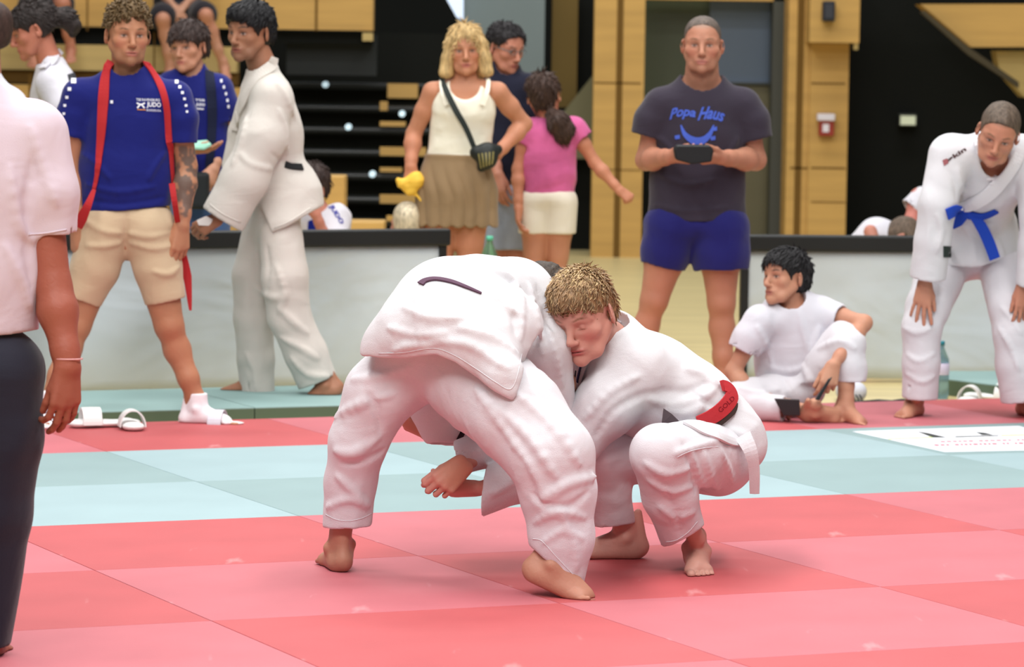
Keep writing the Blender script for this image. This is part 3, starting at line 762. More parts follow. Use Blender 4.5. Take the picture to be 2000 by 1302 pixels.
slab(1756, 222, 1791, 247, WD+.66, .16).build('housing', mat('sign_housing', (60, 62, 56), .5, .3), t, bevel=.01); slab(1759, 226, 1788, 244, WD+.65, .015).build('lit_face', mat('sign_face', (190, 196, 170), .4, .3, emit=.5), t)

# left: bleachers - wooden fascia rows on top, black steps below
def fascia(u0, v0, u1, v1, d, m, seams=(), nm='wall_fascia'): return panel(u0, v0, u1, v1, d, .25, nm, m, seams)
fascia(-1500, -120, 728, 60, WD-1.2, m_wood, [(617, -120, 620, 60), (170, -120, 172, 60)]); trim(-1500, 54, 728, 64, WD-1.1, .3, m_dark)
fascia(-1500, 63, 462, 142, WD-1.6, m_wood2, [(300, 63, 302, 142)], 'wall_fascia_middle'); trim(-1500, 139, 462, 143, WD-1.55, .3, m_seam)
fascia(-1500, 143, 480, 470, WD-2.0, m_wood, [(56, 143, 59, 460), (330, 143, 332, 460)], 'wall_fascia_lower')
tag(slab(708, 64, 728, 80, WD-1.25, .1).build('bolt_cover', m_wood2), 'small wooden end block under the left upper fascia', 'block')
st(slab(455, 60, 900, 500, WD+.5, .2).build('wall_under_stand', m_dark))  # backing with the darkness under the stand put into its colour
trim(560, 66, 735, 148, WD-.9, .1, mat('board_black', (32, 36, 36), .5, .3))
t = thing('bleacher', tuple(J(690, 462, WD-3)), 'black folding bleacher with stepped benches behind the left barrier', 'bleacher')
for i, v in enumerate((160, 205, 248, 292, 338, 384, 428)):
    d = WD-.4-i*.42
    slab(565, v, 850, v+13, d, .42).build('bench', m_black, t, bevel=.01); slab(565, v+13, 850, v+43, d+.25, .03).build('riser', m_dark, t)
for i, (u0, v0, u1, v1) in enumerate(((757, 163, 816, 192), (742, 198, 757, 216), (742, 237, 792, 247), (742, 287, 832, 305), (742, 327, 785, 336), (742, 380, 818, 398), (755, 421, 790, 432))):
    slab(u0, v0, u1, v1, WD-.45-i*.42, .06).build('wooden_front', m_wood, t)
m_lamp = mat('step_lamp', (200, 225, 235), .3, .5, emit=.9)
for i, (u, v) in enumerate(((635, 165), (680, 248), (727, 340), (785, 222))):
    c = J(u, v, WD-.5-(v-160)/45*.42-.12); m_ = MB(); m_.tube([c, c+V(0, .1, 0)], .022, 14); o = m_.build('step_lamp', m_lamp)
    tag(o, 'small round pale lamp on the black bleacher step, %s' % ('topmost and leftmost', 'second row, above the wooden box', 'lowest, above the bald child', 'rightmost, beside the blonde woman')[i], 'lamp', 'round lamps on the bleacher steps')
for i, (u0, v0, u1, v1, d, l) in enumerate(((612, 343, 672, 470, 20.6, 'tall wooden box behind the seated dark-haired child'), (672, 432, 750, 470, 20.2, 'low wooden box beside the bald child'))):
    tag(slab(u0, v0, u1, v1+30, d, .3).build('wooden_box', m_wood, bevel=.01), l, 'box')
# contest banner lying on the green stripe at the right
bt = thing('floor_banner', tuple(gnd(1850, 860, .001)), 'white printed banner lying on the green mats at the right edge', 'banner')
kb = [(1665, 843), (1845, 883), (2140, 877), (1990, 832)]; pb = [gnd(u, v, .0) for u, v in kb]
MB().quadbox([p+V(0, 0, .0004) for p in pb]+[p+V(0, 0, .002) for p in pb]).build('sheet', mat('banner_white', (240, 242, 248), .5, .3), bt)
def fq(poly, m, name): MB().quadbox([gnd(u, v, .0021) for u, v in poly]+[gnd(u, v, .0026) for u, v in poly]).build(name, m, bt)
mg = mat('banner_green', (206, 226, 130), .5, .3); mk = mat('banner_black', (40, 48, 44), .5, .3); mr = mat('banner_red', (196, 120, 136), .5, .3)
fq([(1735, 857.6), (1735, 856), (1820, 852.5), (1822, 854.3)], mg, 'green_line'); fq([(1955, 851), (1955, 849), (2110, 845), (2112, 847)], mg, 'green_line')
fq([(1822, 854), (1790, 842), (1812, 845), (1850, 854)], mk, 'arrow_mark'); fq([(1865, 853.5), (1867, 851.5), (1950, 849.5), (1950, 851)], mk, 'arrow_mark'); fq([(1905, 843), (1925, 845), (1940, 849), (1918, 849)], mk, 'arrow_mark')
for r_, (vv, hh) in enumerate(((862, 2.6), (868.5, 3.2))):
    u = 1838+r_*-12
    random.seed(3+r_)
    while u < 2080:
        w_ = random.choice((6, 9, 5, 8)); b = vv-(u-1838)*.022
        fq([(u, b+hh/2), (u+w_, b+hh/2-.2), (u+w_-2, b-hh/2), (u-2, b-hh/2)], mr, 'print'); u += w_+3+(8 if random.random() < .2 else 0)

# ------------------------------------------------------------------ the wrestling pair
# ---- A: bent judoka seen from behind
pA = person('judoka in white gi bent forward, back to the camera, thin purple-brown belt', gnd(905, 1140))
dA = 10.5
hipL = J(800, 700, 10.55); hipR = J(925, 732, 10.52); pel = J(868, 655, 10.52)
knL = J(702, 868, 10.62); anL = J(664, 1058, 10.68); knR = J(1098, 905, 10.28); anR = J(1080, 1084, 10.27)
chest = J(985, 612, 10.86); nkA = J(1045, 590, 11.02); shAR = J(1052, 640, 10.78); shAL = J(965, 640, 11.02)
body = G(.02)
body.chain([pel, (pel+chest)/2, chest], [.08, .09, .11], k=.05); body.add(Cone(shAL, shAR, .055, .055), .04); body.add(Cone(chest, nkA, .08, .055), .03)
leg(body, hipL, knL, anL, .8); leg(body, hipR, knR, anR, .8)
foot(body, J(664, 1060, 10.70)+V(0, 0, 0), V(-.25, 1, 0), V(0, 0, 1), V(1, 0, 0), 1.05)
_ty = nrm(V(.80, -.22, -.34)); foot(body, J(1084, 1094, 10.25), _ty, V(.30, .1, .85), V(.2, 1, 0), 1.1, toebend=.8)
elAL = J(905, 800, 10.92); wrAL = J(840, 846, 10.86); arm(body, shAL, elAL, wrAL, .95)
hand(body, wrAL, V(-.8, .1, .35), V(-.2, -.6, -.75), V(-.3, 0, 1), .9, (.9, 1, 1.05, 1.1))
elAR = J(1088, 730, 10.74); arm(body, shAR, elAR, J(1120, 790, 10.95), .9)
hdA = head(J(1062, 598, 11.06), frame(V(.55, .35, -.75), V(.45, .55, .6)), 1.0); body.add(hdA, .02); body.add(Cone(nkA, hdA.c0, .056, .054), .02)
skA = skin_paint((196, 140, 116), [head_paint(hdA, None)])
ground_clip(body)
skin_mesh('body', body, .0032, skinm(), pA, skA)
hr = hair_cap(hdA, .012); hr.disp = strands(hdA); skin_mesh('hair', hr, .004, hairm('hair_dark_brown', (58, 46, 36)), pA)
# trousers
tr = G(.04)
L_ = tube_gar([J(808, 712, 10.60), J(740, 770, 10.6), J(700, 862, 10.62), J(684, 940, 10.66), J(679, 1026, 10.68)], [.115, .098, .080, .070, .069], tilt=V(.05, 0, -1), deep=2)
R_ = tube_gar([J(925, 735, 10.52), J(1010, 810, 10.36), J(1076, 890, 10.28), J(1090, 960, 10.28), J(1097, 1050, 10.28), J(1092, 1125, 10.28)], [.145, .13, .116, .102, .086, .066], tilt=nrm(V(-.6, 0, -.72)), deep=1, cutpt=J(1080, 1101, 10.28))
tr.add(L_); tr.add(R_, .03); tr.add(Ell(J(865, 682, 10.56), V(.16, .13, .10)), .05)
tr.disp = folds(.004, 11, V(.25, 0, 1), 4, 1)
creases(tr, 9.6, [
 ([(1010, 770), (1080, 830), (1130, 905)], .016), ([(960, 790), (1030, 850), (1085, 930)], .014), ([(930, 760), (980, 830), (1030, 900)], .012),
 ([(1040, 965), (1070, 985), (1110, 990), (1150, 960)], .014, 's'), ([(1030, 900), (1055, 945), (1062, 972)], .012), ([(1062, 972), (1110, 945), (1165, 930)], .016),
 ([(1045, 1020), (1090, 1000), (1140, 1010)], .009), ([(1060, 1060), (1100, 1035), (1135, 1050)], .008), ([(1095, 1000), (1120, 1060), (1125, 1110)], .008),
 ([(655, 880), (690, 885), (740, 855)], .016), ([(668, 905), (710, 900), (748, 880)], .013, 's'), ([(650, 815), (700, 790), (765, 770)], .012), ([(690, 740), (740, 735), (800, 715)], .012),
 ([(660, 930), (690, 960), (715, 990)], .008), ([(720, 770), (735, 800), (742, 840)], .010, 's'), ([(640, 990), (680, 975), (720, 985)], .007)])
skin_mesh('trousers', tr, .005, gi_t, pA)
hemline(tr, 9.6, [(636, 1004), (656, 1014), (680, 1017), (706, 1012), (726, 1002)], 'hem_seam', pA, .0013)
hemline(tr, 9.6, [(1040, 1052), (1058, 1056), (1082, 1082), (1110, 1112), (1120, 1122)], 'hem_seam', pA, .0013)
# jacket: rump skirt, back, both sleeves
jk = G(.03)
sk = G(.05)
sk.add(Ell(J(845, 645, 10.50), V(.155, .17, .135), frame(V(.5, .2, .15), V(0, 0, 1))), .06)
sk.add(Ell(J(925, 655, 10.45), V(.15, .165, .15), frame(V(.5, .4, .1), V(0, 0, 1))), .06)
sk.add(Cone(J(768, 672, 10.5), J(860, 640, 10.44), .068, .13), .05); sk.add(Cone(J(955, 690, 10.34), J(985, 735, 10.27), .085, .055), .06); sk.add(Cone(J(985, 735, 10.27), J(997, 765, 10.24), .04, .02), .04); sk.add(Cone(J(745, 690, 10.5), J(900, 690, 10.40), .05, .05), .06); sk.add(Cone(J(870, 600, 10.55), J(990, 640, 10.45), .14, .10), .06)
# the skirt ends in a curved hem: everything below it is cut away
hemA = Under([(700, 702), (728, 702), (790, 700), (850, 690), (890, 704), (930, 732), (965, 756), (1000, 774), (1008, 768), (1020, 730), (1030, 690), (1050, 660), (1120, 600)], 10.32)
inner = G(.04); inner.add(Ell(J(880, 690, 10.5), V(.175, .15, .10)), .05); inner.add(Cone(J(960, 705, 10.40), J(985, 735, 10.38), .06, .04), .05)
sk.cut(hemA, .004); jk.add(sk, .035)
bk = G(.05); bk.add(Cone(J(895, 610, 10.6), J(985, 622, 10.84), .155, .155), .05); bk.add(Cone(J(1000, 590, 10.86), J(1040, 612, 10.92), .125, .11), .05)
bk.add(Cone(J(940, 560, 10.66), J(1010, 570, 10.8), .085, .09), .05)
jk.add(bk, .03)
sR = tube_gar([J(1030, 620, 10.80), J(1062, 680, 10.74), J(1080, 770, 10.78)], [.105, .078, .06], k=.03, cut=False); jk.add(sR, .04)
sL = tube_gar([J(960, 690, 10.90), J(880, 735, 10.85), J(858, 770, 10.84), J(868, 815, 10.84), J(872, 866, 10.84)], [.12, .11, .092, .080, .042], k=.03, deep=1, tilt=V(.0, -.2, -1)); jk.add(sL, .03); jk.add(Cone(J(838, 728, 10.80), J(846, 775, 10.82), .055, .070), .04)
jk.disp = folds(.003, 10, V(.8, .3, -.3), 4, 4)
creases(jk, 9.6, [
 ([(760, 640), (820, 655), (870, 650)], .008), ([(790, 600), (840, 620), (900, 620)], .007), ([(850, 665), (920, 675), (990, 720)], .010), ([(900, 640), (960, 655), (1010, 690)], .008), ([(770, 685), (800, 675), (850, 672)], .007),
 ([(985, 530), (1010, 560), (1018, 600), (1018, 660)], .014), ([(1000, 560), (1004, 610), (1008, 650)], .010, 's'), ([(930, 560), (975, 580), (1005, 610)], .014), ([(960, 530), (990, 545), (1020, 575)], .010, 's'),
 ([(1050, 560), (1068, 620), (1085, 700)], .010, 's'), ([(1035, 560), (1050, 620), (1060, 690)], .010), ([(1070, 640), (1088, 700), (1098, 750)], .010)])
skin_mesh('jacket', jk, .005, gi, pA)
belt_m = mat('belt_purple_brown', (92, 66, 84), .7, .2, [((500, 60, 500), .001)])
sight_ribbon('belt', jk, [(822, 556), (832, 549), (852, 546), (880, 551), (908, 561), (940, 574)], 9.6, [.026, .018, .014, .014, .011, .005], .005, belt_m, pA, off=.0015)
hemline(jk, 9.6, [(740, 690), (790, 688), (846, 680), (888, 694), (930, 720), (968, 746), (996, 760), (1010, 735), (1019, 690)], 'hem_seam', pA, .0013)
tg = sight_patch('label_tag', jk, [(903, 834), (912, 836), (901, 858), (891, 857)], 9.6, mat('tag_black', (26, 24, 30), .6, .3), pA)
# ---- B: blond judoka squatting
pB = person('blond judoka squatting in white gi with red belt, arms around an opponent\'s leg', gnd(1330, 1110))
hB = head(J(1138, 612, 10.76), fac(-26, 24, -7), 1.06, jaw=1.0, fat=.06)
bB = G(.02); shN = J(1235, 705, 10.80); shF = J(1150, 700, 11.08); chB = J(1245, 735, 10.98); peB = J(1412, 850, 10.98); nkB = J(1188, 668, 10.92)
bB.chain([peB, (peB+chB)/2, chB], [.08, .09, .11], k=.05); bB.add(Cone(shN, shF, .055, .055), .04); bB.add(Cone(chB, nkB, .08, .06), .03); bB.add(Cone(nkB, hB.w(0, -.025, -.05), .06, .056), .02); bB.add(hB, .012)
kN = J(1272, 872, 10.55); aN = J(1361, 1052, 10.78); leg(bB, J(1400, 890, 10.9), kN+V(.01,.03,-.02), aN, .78)
foot(bB, J(1360, 1066, 10.83), V(.03, -1, 0), V(0, 0, 1), V(-1, 0, 0), .98)
kF = J(1170, 885, 10.93); aF = J(1222, 1045, 11.04); leg(bB, J(1380, 885, 11.12), kF, aF, .75)
foot(bB, J(1222, 1040, 11.04), V(-1, -.06, 0), V(0, 0, 1), V(0, 1, 0), 1.0)
elN = J(1135, 862, 10.82); wrN = J(950, 952, 10.66); arm(bB, shN, elN, wrN, .95)
elF = J(1070, 850, 10.98); wrF = J(907, 902, 10.66); arm(bB, shF, elF, wrF, .95)
hand(bB, J(908, 905, 10.62), V(-.62, -.34, -.55), V(.18, -.90, .20), V(-.5, 0, 1), 1.02, (.75, .8, .85, .9), thumb_out=.35, spread=.02)
hand(bB, J(938, 955, 10.68), V(-.95, .05, -.12), V(.1, -.3, -.9), V(-.2, -1, .3), .95, (.5, .55, .6, .65), thumb_out=.35, spread=.02)
ground_clip(bB)
skB = skin_paint((218, 158, 142), [head_paint(hB, None, lip=(176, 82, 84), brow=(120, 82, 58), closed=True, blush=(214, 96, 96), roots=(150, 112, 76), rootz=.085, browt=.8)], [spot(J(895, 925, 10.6), .065, (190, 136, 106), .7)])
skin_mesh('body', bB, .003, skinm(), pB, skB)
# blond hair: cropped sides, longer tousled top
hc = hair_cap(hB, .007, line=.072, side=-.01, front=.125); hc.add(Ell(hB.w(0, .012, .068), V(.064, .084, .055)*1.06, hB.R), .02)
hc.disp = strands(hB, .004, 110, 2)
m_blond = mat('hair_blond', (140, 110, 78), .5, .4, noise=((120, 120, 60), .5, 1.5)); m_blond2 = mat('hair_blond_light', (182, 154, 112), .45, .4, noise=((90, 90, 60), .7, 1.25))
hair_mesh(hc, hB, .0032, m_blond, pB, 1500, .022, .0026, .5, .15, -.05, 5, .01)
rg = np.random.default_rng(3); tuft = MB(); tuft2 = MB()
for i in range(1500):
    a = rg.uniform(0, 2*math.pi); e = math.acos(rg.uniform(.22, 1.0)); q = V(math.sin(e)*math.cos(a), math.sin(e)*math.sin(a), math.cos(e))
    p = V(0, -.004, .04)+q*V(.080, .098, .084)
    if p[1] > .082 and p[2] < .085: continue
    if p[2] < .05 and p[1] > .03: continue
    if p[2] < .075 and rg.random() < .65: continue
    td = V(rg.normal(0, .22), rg.normal(.75, .2), rg.normal(-.25, .18)); td = td-q*(td@q); dr = nrm(nrm(td)+q*rg.uniform(.15, .5))
    ln = rg.uniform(.012, .028)*(1.0 if p[2] > .085 else .55); w0 = hB.R@(p*1.06); tip = hB.R@((p+dr*ln)*1.06); md = (w0+tip)/2+hB.R@(q*.003)
    (tuft2 if rg.random() < .75 else tuft).tube([hB.c0+w0, hB.c0+md, hB.c0+tip], [.0030, .0023, .0004], 4, cap=False)
tag(tuft.build('hair_tufts', m_blond, pB, smooth=True), 'darker blond tufts'); tag(tuft2.build('hair_tufts', m_blond2, pB, smooth=True), 'lighter blond tufts')
# trousers B
tb = G(.035)
NL = tube_gar([J(1402, 893, 10.92), J(1350, 885, 10.7), J(1288, 885, 10.58), J(1308, 965, 10.66), J(1333, 1045, 10.75)], [.098, .092, .082, .076, .066], tilt=nrm(V(.5, 0, -.86)), deep=1); tb.add(NL)
FL = tube_gar([J(1400, 890, 11.15), J(1250, 885, 11.0), J(1170, 880, 10.9), J(1185, 950, 10.98), J(1198, 1022, 11.03)], [.12, .085, .075, .068, .062], tilt=V(.1, 0, -1), deep=1); tb.add(FL, .02)
tb.add(Ell(J(1405, 890, 10.97), V(.092, .15, .10)), .05)
tb.disp = folds(.003, 9, V(.3, 0, 1), 3, 8)
creases(tb, 9.6, [
 ([(1375, 885), (1385, 920), (1400, 955)], .008), ([(1410, 882), (1422, 915), (1432, 945)], .007), ([(1348, 885), (1362, 925), (1380, 950)], .008),
 ([(1335, 870), (1350, 910), (1358, 960)], .012, 's'), ([(1262, 905), (1300, 925), (1345, 915)], .008), ([(1270, 940), (1310, 960), (1350, 950)], .007), ([(1290, 990), (1320, 1010), (1355, 1000)], .008), ([(1300, 960), (1320, 1000), (1330, 1045)], .007, 's'), ([(1400, 860), (1350, 875), (1320, 885)], .006)])
skin_mesh('trousers', tb, .005, gi_t, pB)
hemline(tb, 9.6, [(1300, 1058), (1322, 1054), (1345, 1038), (1362, 1018)], 'hem_seam', pB, .0013)
hemline(tb, 9.8, [(1322, 893), (1345, 882), (1380, 874), (1432, 870)], 'side_seam', pB, .0012)
# jacket B
jb = G(.035)
jb.chain([J(1408, 835, 10.97), J(1345, 800, 10.96), J(1260, 752, 10.95), J(1205, 705, 10.95)], [.105, .135, .15, .115], k=.05)
jb.add(Cone(J(1225, 700, 10.86), J(1160, 690, 11.05), .09, .08), .05)
jb.add(Cone(J(1200, 655, 10.93), J(1183, 680, 10.93), .075, .08), .03)
sN = tube_gar([J(1240, 722, 10.84), J(1185, 790, 10.80), J(1120, 862, 10.80), J(1020, 930, 10.70), J(948, 958, 10.66)], [.105, .088, .075, .066, .064], k=.03, deep=1, tilt=V(-.9, .1, .05)); jb.add(sN, .035)
sF = tube_gar([J(1160, 715, 11.05), J(1090, 830, 10.98), J(985, 865, 10.80), J(893, 894, 10.68)], [.09, .07, .055, .047], k=.03, deep=1, tilt=V(-.95, 0, -.25)); jb.add(sF, .02)
skb = G(.03); skb.add(Cone(J(1400, 835, 10.95), J(1440, 860, 10.95), .10, .085), .04)
skb.add(Cone(J(1435, 855, 10.93), J(1452, 880, 10.93), .075, .055), .04)
jb.add(skb, .03); jb.sub(Ell(hB.w(.0, .03, -.06), V(.062, .075, .09)*1.06, hB.R), .01)
nkc = G(.01); nkc.add(Cone(J(1190, 640, 10.9), J(1165, 610, 10.85), .064, .075)); jb.sub(nkc, .008)
jb.disp = folds(.003, 8, V(-.6, -.1, -.7), 3, 12)
creases(jb, 9.8, [
 ([(1165, 850), (1200, 800), (1260, 770), (1310, 765)], .013, 's'), ([(1145, 815), (1190, 765), (1245, 735)], .007),
 ([(1270, 780), (1320, 790), (1370, 775), (1395, 760)], .012), ([(1290, 760), (1340, 765), (1385, 745)], .009, 's'), ([(1340, 720), (1370, 730), (1398, 752)], .012), ([(1300, 800), (1340, 805), (1375, 790)], .008), ([(1360, 770), (1375, 785), (1390, 790)], .007, 's'),
 ([(1420, 840), (1450, 850), (1470, 870)], .009), ([(1410, 860), (1440, 872), (1458, 890)], .007, 's'),
 ([(960, 965), (985, 950), (1012, 930)], .008), ([(915, 888), (950, 872), (985, 862)], .006)])
skin_mesh('jacket', jb, .0048, gi, pB)
tail = np.array([J(u, v, d) for u, v, d in ((1452, 852, 10.80), (1466, 880, 10.78), (1473, 915, 10.80), (1474, 960, 10.83))]); tail = spline(tail, 6)
ribbon('jacket_tail', tail, [nrm(V(-.1, -1, .15))]*len(tail), np.interp(np.linspace(0, 1, len(tail)), [0, .5, 1], [.05, .034, .028]), .012, gi, pB)
_u = G(.01); _u.add(tb); _u.add(jb)
sight_ribbon('jacket_hem', _u, [(1335, 827), (1365, 840), (1395, 850), (1425, 862), (1450, 866)], 9.8, [.012, .026, .028, .026, .02], .007, gi, pB, off=.001)
# lapel with dark stripes
sight_ribbon('collar', jb, [(1206, 622), (1190, 645), (1168, 668), (1150, 692), (1138, 722), (1130, 752)], 10.0, [.03, .035, .038, .036, .03, .02], .006, gi_edge, pB, off=.001)
navy = mat('stripe_navy', (34, 30, 84), .7, .2)
sight_ribbon('collar_stripe', jb, [(1142, 703), (1136, 725), (1132, 745)], 9.8, .007, .002, navy, pB, off=.0085); sight_ribbon('collar_stripe', jb, [(1130, 722), (1127, 742)], 9.8, .004, .002, mat('stripe_dark', (30, 32, 44), .7, .2), pB, off=.0085)
sight_ribbon('collar_stripe', jb, [(1178, 665), (1170, 674)], 9.8, .006, .002, navy, pB, off=.0085)
bred = mat('belt_red', (180, 50, 56), .7, .2, [((400, 400, 400), .0008)]); bblk = mat('belt_dark', (62, 48, 44), .75, .2, [((400, 400, 400), .0008)])
bl = [(1403, 754), (1418, 760), (1425, 774), (1412, 794), (1388, 812), (1360, 822)]
b1 = sight_ribbon('belt', jb, bl, 9.8, [.03, .040, .046, .046, .044, .034], .006, bred, pB, off=.008); tag(b1, 'red upper layer of the belt')
bl2 = [(1432, 786), (1425, 800), (1403, 818), (1384, 830)]
tag(sight_ribbon('belt', jb, bl2, 9.8, [.02, .034, .036, .03], .005, bblk, pB, off=.006), 'dark lower layer of the belt')
sight_text('belt_lettering', 'GOLD', jb, 1402, 806, 1429, 782, 9, 9.8, mat('ink_dark', (120, 26, 36), .7, .1), pB, off=.0158)
tag(sight_ribbon('belt', jb, [(1356, 826), (1330, 826), (1296, 828)], 9.8, [.012, .012, .008], .005, navy, pB, off=.004), 'dark front of the belt')
kt = [J(1296, 797, 10.72), J(1312, 808, 10.70), J(1331, 826, 10.70), J(1292, 829, 10.72)]
MB().prism(kt, (0, .006, 0)).build('belt_end', mat('belt_grey', (84, 74, 78), .7, .2), pB, bevel=.001)
sight_patch('label_patch', jb, [(1196, 868), (1208, 861), (1224, 870), (1210, 878)], 9.9, mat('tag_black', (26, 24, 30), .6, .3), pB)
sight_ribbon('belt_tail', jb, [(1206, 882), (1220, 884), (1240, 876)], 9.9, [.02, .03, .03], .004, bred, pB, off=.006)

# ------------------------------------------------------------------ the onlookers
def top_gar(pts, rs, front, q, sh, shr, sleeves, neck, hem=True, k=.04, tilt=None):
    """pts from the hem up to the chest; sh = the two shoulder points; sleeves = [(points, radii), ...]; neck = (centre, radius, direction)"""
    g = G(k); t = G(k); pts = [np.asarray(p, float) for p in pts]; ax = nrm(pts[0]-pts[1])
    t.chain([pts[0]+ax*.05]+pts[1:], rs, nrm(front), q)
    if hem:
        t.cut(Pl(pts[0], ax if tilt is None else nrm(tilt)), .003)
    g.add(t); g.add(Cone(sh[0], sh[1], shr, shr), .05)
    if neck is not None: g.add(Cone(pts[-1], neck[0], rs[-1]*.6, shr*1.15, nrm(front), .75), .05)
    for p, r in sleeves: g.add(tube_gar(p, r, wall=.006), .03)
    if neck is not None:
        c, r, d = neck; d = nrm(d); g.sub(Cone(c-d*.02, c+d*.14, r, r*1.15), .006)
    return g
def core(g, pel, chest, sh, nk, front, w=.12):
    g.chain([pel, (pel+chest)/2, chest], [w, w*.92, w*1.02], nrm(front), .66, k=.04); g.add(Cone(sh[0], sh[1], .043, .043), .04); g.add(Cone(chest, nk, .08, .052), .03)
FR = V(0, -1, 0)
DN = V(0, 0, -1)
def seam(g, uvs, t0, name, m, par, w=.0022):
    s = spline(uvs, 5); P, N = hit(g, s[:, 0], s[:, 1], t0, off=0.); return MB().tube(list(P), w, 6).build(name, m, par, smooth=True)

# ---- man in blue T-shirt with a red belt round his neck
D = 14.88; P = lambda u, v, dd=0.: J(u, v, D+dd)
p = person('man in royal blue T-shirt and beige shorts, red belt around his neck, tattooed arm', gnd(250, 826)); pB3 = p
h = head(P(249, 66, -.02), fac(18, 3, 1), 1.03, fat=.03); b = G(.02)
sh = (P(156, 186), P(342, 190)); nk = P(250, 138, .02); pel = P(246, 440, .02); ch = P(249, 235, .02)
core(b, pel, ch, sh, nk, FR, .14); b.add(Cone(nk, h.w(0, -.02, -.05), .064, .058), .02); b.add(h, .012); b.add(Cone(P(205, 165, .03), P(295, 165, .03), .045, .045), .04)
elL = P(137, 325, .02); wrL = P(150, 443, -.04); elR = P(364, 325, .03); wrR = P(355, 440, -.04)
arm(b, sh[0], elL, wrL, 1.12); arm(b, sh[1], elR, wrR, 1.12)
hand(b, wrL, V(.12, -.1, -1), V(-.6, -.8, 0), V(.3, -.8, 0), 1.05, (.35, .4, .4, .45)); hand(b, wrR, V(-.05, -.1, -1), V(.6, -.8, 0), V(-.3, -.8, 0), 1.05, (.4, .4, .45, .5))
knL = P(150, 635, 0); anL = P(98, 775, -.10); knR = P(330, 635); anR = P(384, 782, 0)
leg(b, P(205, 455), knL, anL, 1.05, V(0, 1, 0)); leg(b, P(290, 455), knR, anR, 1.08, V(-.3, 1, 0))
foot(b, J(96, 792, 14.72), V(-.1, -1, 0), V(0, 0, 1), V(1, 0, 0), 1.02); foot(b, J(386, 795, 14.88), V(1, -.18, 0), V(0, 0, 1), V(0, -1, 0), 1.05)
ground_clip(b)
skin_mesh('body', b, .0042, skinm(), p, skin_paint((192, 134, 102), [head_paint(h, None, lip=(170, 98, 90), brow=(80, 58, 40), stubble=(96, 70, 52), blush=(214, 130, 110), roots=(120, 90, 62), rootz=.085)],
    [along(P(362, 290, .03), P(356, 432, -.03), .075, (76, 72, 70), .8, (38, 2.2, .12))]))
g = hair_cap(h, .006, line=.085, nape=-.055); g.add(Ell(h.w(0, .015, .085), V(.066, .078, .05), h.R), .02); g.disp = strands(h, .007, 60, 4, 1.5); hair_mesh(g, h, .005, hairm('hair_curly_brown', (104, 84, 56)), p, 700, .018, .0045, .4, .7, .03, 3, .06)
blue = cloth('tee_blue', (15, 24, 104), .014, .75, .0006, 9)
t3 = top_gar([P(244, 408, .02), P(245, 330, .02), P(249, 240, .02), P(250, 205, .02)], [.183, .178, .172, .165], FR, .66, sh, .058, [([sh[0], P(143, 225), P(138, 266)], [.064, .062, .058]), ([sh[1], P(356, 230), P(356, 278)], [.064, .062, .056])], (P(250, 124, -.01), .070, V(0, -.25, 1)), tilt=V(.1, 0, -1))
t3.disp = folds(.004, 6, V(.5, 0, 1), 2.5, 21); creases(t3, 14, [([(170, 360), (230, 375), (300, 365)], .010), ([(160, 300), (190, 320), (215, 350)], .009), ([(320, 300), (300, 330), (290, 350)], .008), ([(165, 390), (240, 398), (320, 385)], .008, 's')])
skin_mesh('t_shirt', t3, .006, blue, p)
wh = mat('print_white', (226, 228, 236), .6, .2)
sight_text('shirt_lettering', 'TSB RAVENSBURG', t3, 266, 197, 312, 198, 5, 13.5, wh, p, .01); sight_text('shirt_lettering', 'JUDO', t3, 286, 211, 314, 212, 12, 13.5, wh, p, .03); sight_text('shirt_lettering', 'BUNDESLIGA', t3, 286, 217, 314, 218, 4, 13.5, wh, p, .01)
for q in ([(267, 201), (275, 204), (283, 201)], [(268, 211), (275, 204), (282, 211)]): sight_ribbon('shirt_emblem', t3, q, 13.5, .006, .001, wh, p, 4, .002)
tag(sight_ribbon('shirt_emblem', t3, [(268, 214), (284, 214.5)], 13.5, .003, .001, mat('print_orange', (214, 140, 60)), p, 4, .002), 'orange underline of the emblem')
sight_ribbon('chest_logo', t3, [(216, 199), (221, 199)], 13.5, .012, .001, wh, p, 4, .002); sight_text('shirt_lettering', 'i', t3, 193, 204, 197, 204, 8, 13.5, wh, p, .02)
for u, v, r in ((144, 158, 5), (136, 174, 3.4), (131, 190, 2.8), (127, 206, 2.6), (125, 222, 2.4), (345, 160, 3.4), (351, 170, 2.8), (356, 181, 2.6), (360, 193, 2.4), (363, 206, 2.4), (365, 218, 2.2)):
    sight_patch('sleeve_dot', t3, [(u-r, v-r), (u+r, v-r), (u+r, v+r), (u-r, v+r)], 13.8, wh, p, .001, .0012, 3)
beige = cloth('shorts_beige', (194, 170, 140), .012, .8, .0008, 10)
s3 = G(.03); s3.add(Ell(P(246, 425, .02), V(.178, .115, .10)), .03); s3.add(Cone(P(246, 445, .02), P(244, 476, .02), .095, .06), .04)
s3.add(tube_gar([P(206, 450), P(186, 520), P(160, 584)], [.11, .096, .078], wall=.008)); s3.add(tube_gar([P(290, 450), P(308, 520), P(323, 588)], [.11, .094, .078], wall=.008), .02)
s3.disp = folds(.003, 8, V(1, 0, .2), 2.5, 33); creases(s3, 14, [([(250, 455), (290, 462), (330, 455)], .009), ([(255, 475), (300, 485), (335, 480)], .008), ([(165, 430), (200, 450), (235, 455)], .008), ([(170, 480), (205, 480), (235, 475)], .008), ([(247, 415), (246, 450), (243, 492)], .006, 's'), ([(300, 530), (330, 535), (350, 520)], .008)])
skin_mesh('shorts', s3, .006, beige, p)
sock = cloth('sock_white', (236, 232, 236), .003, .9, .001, 30)
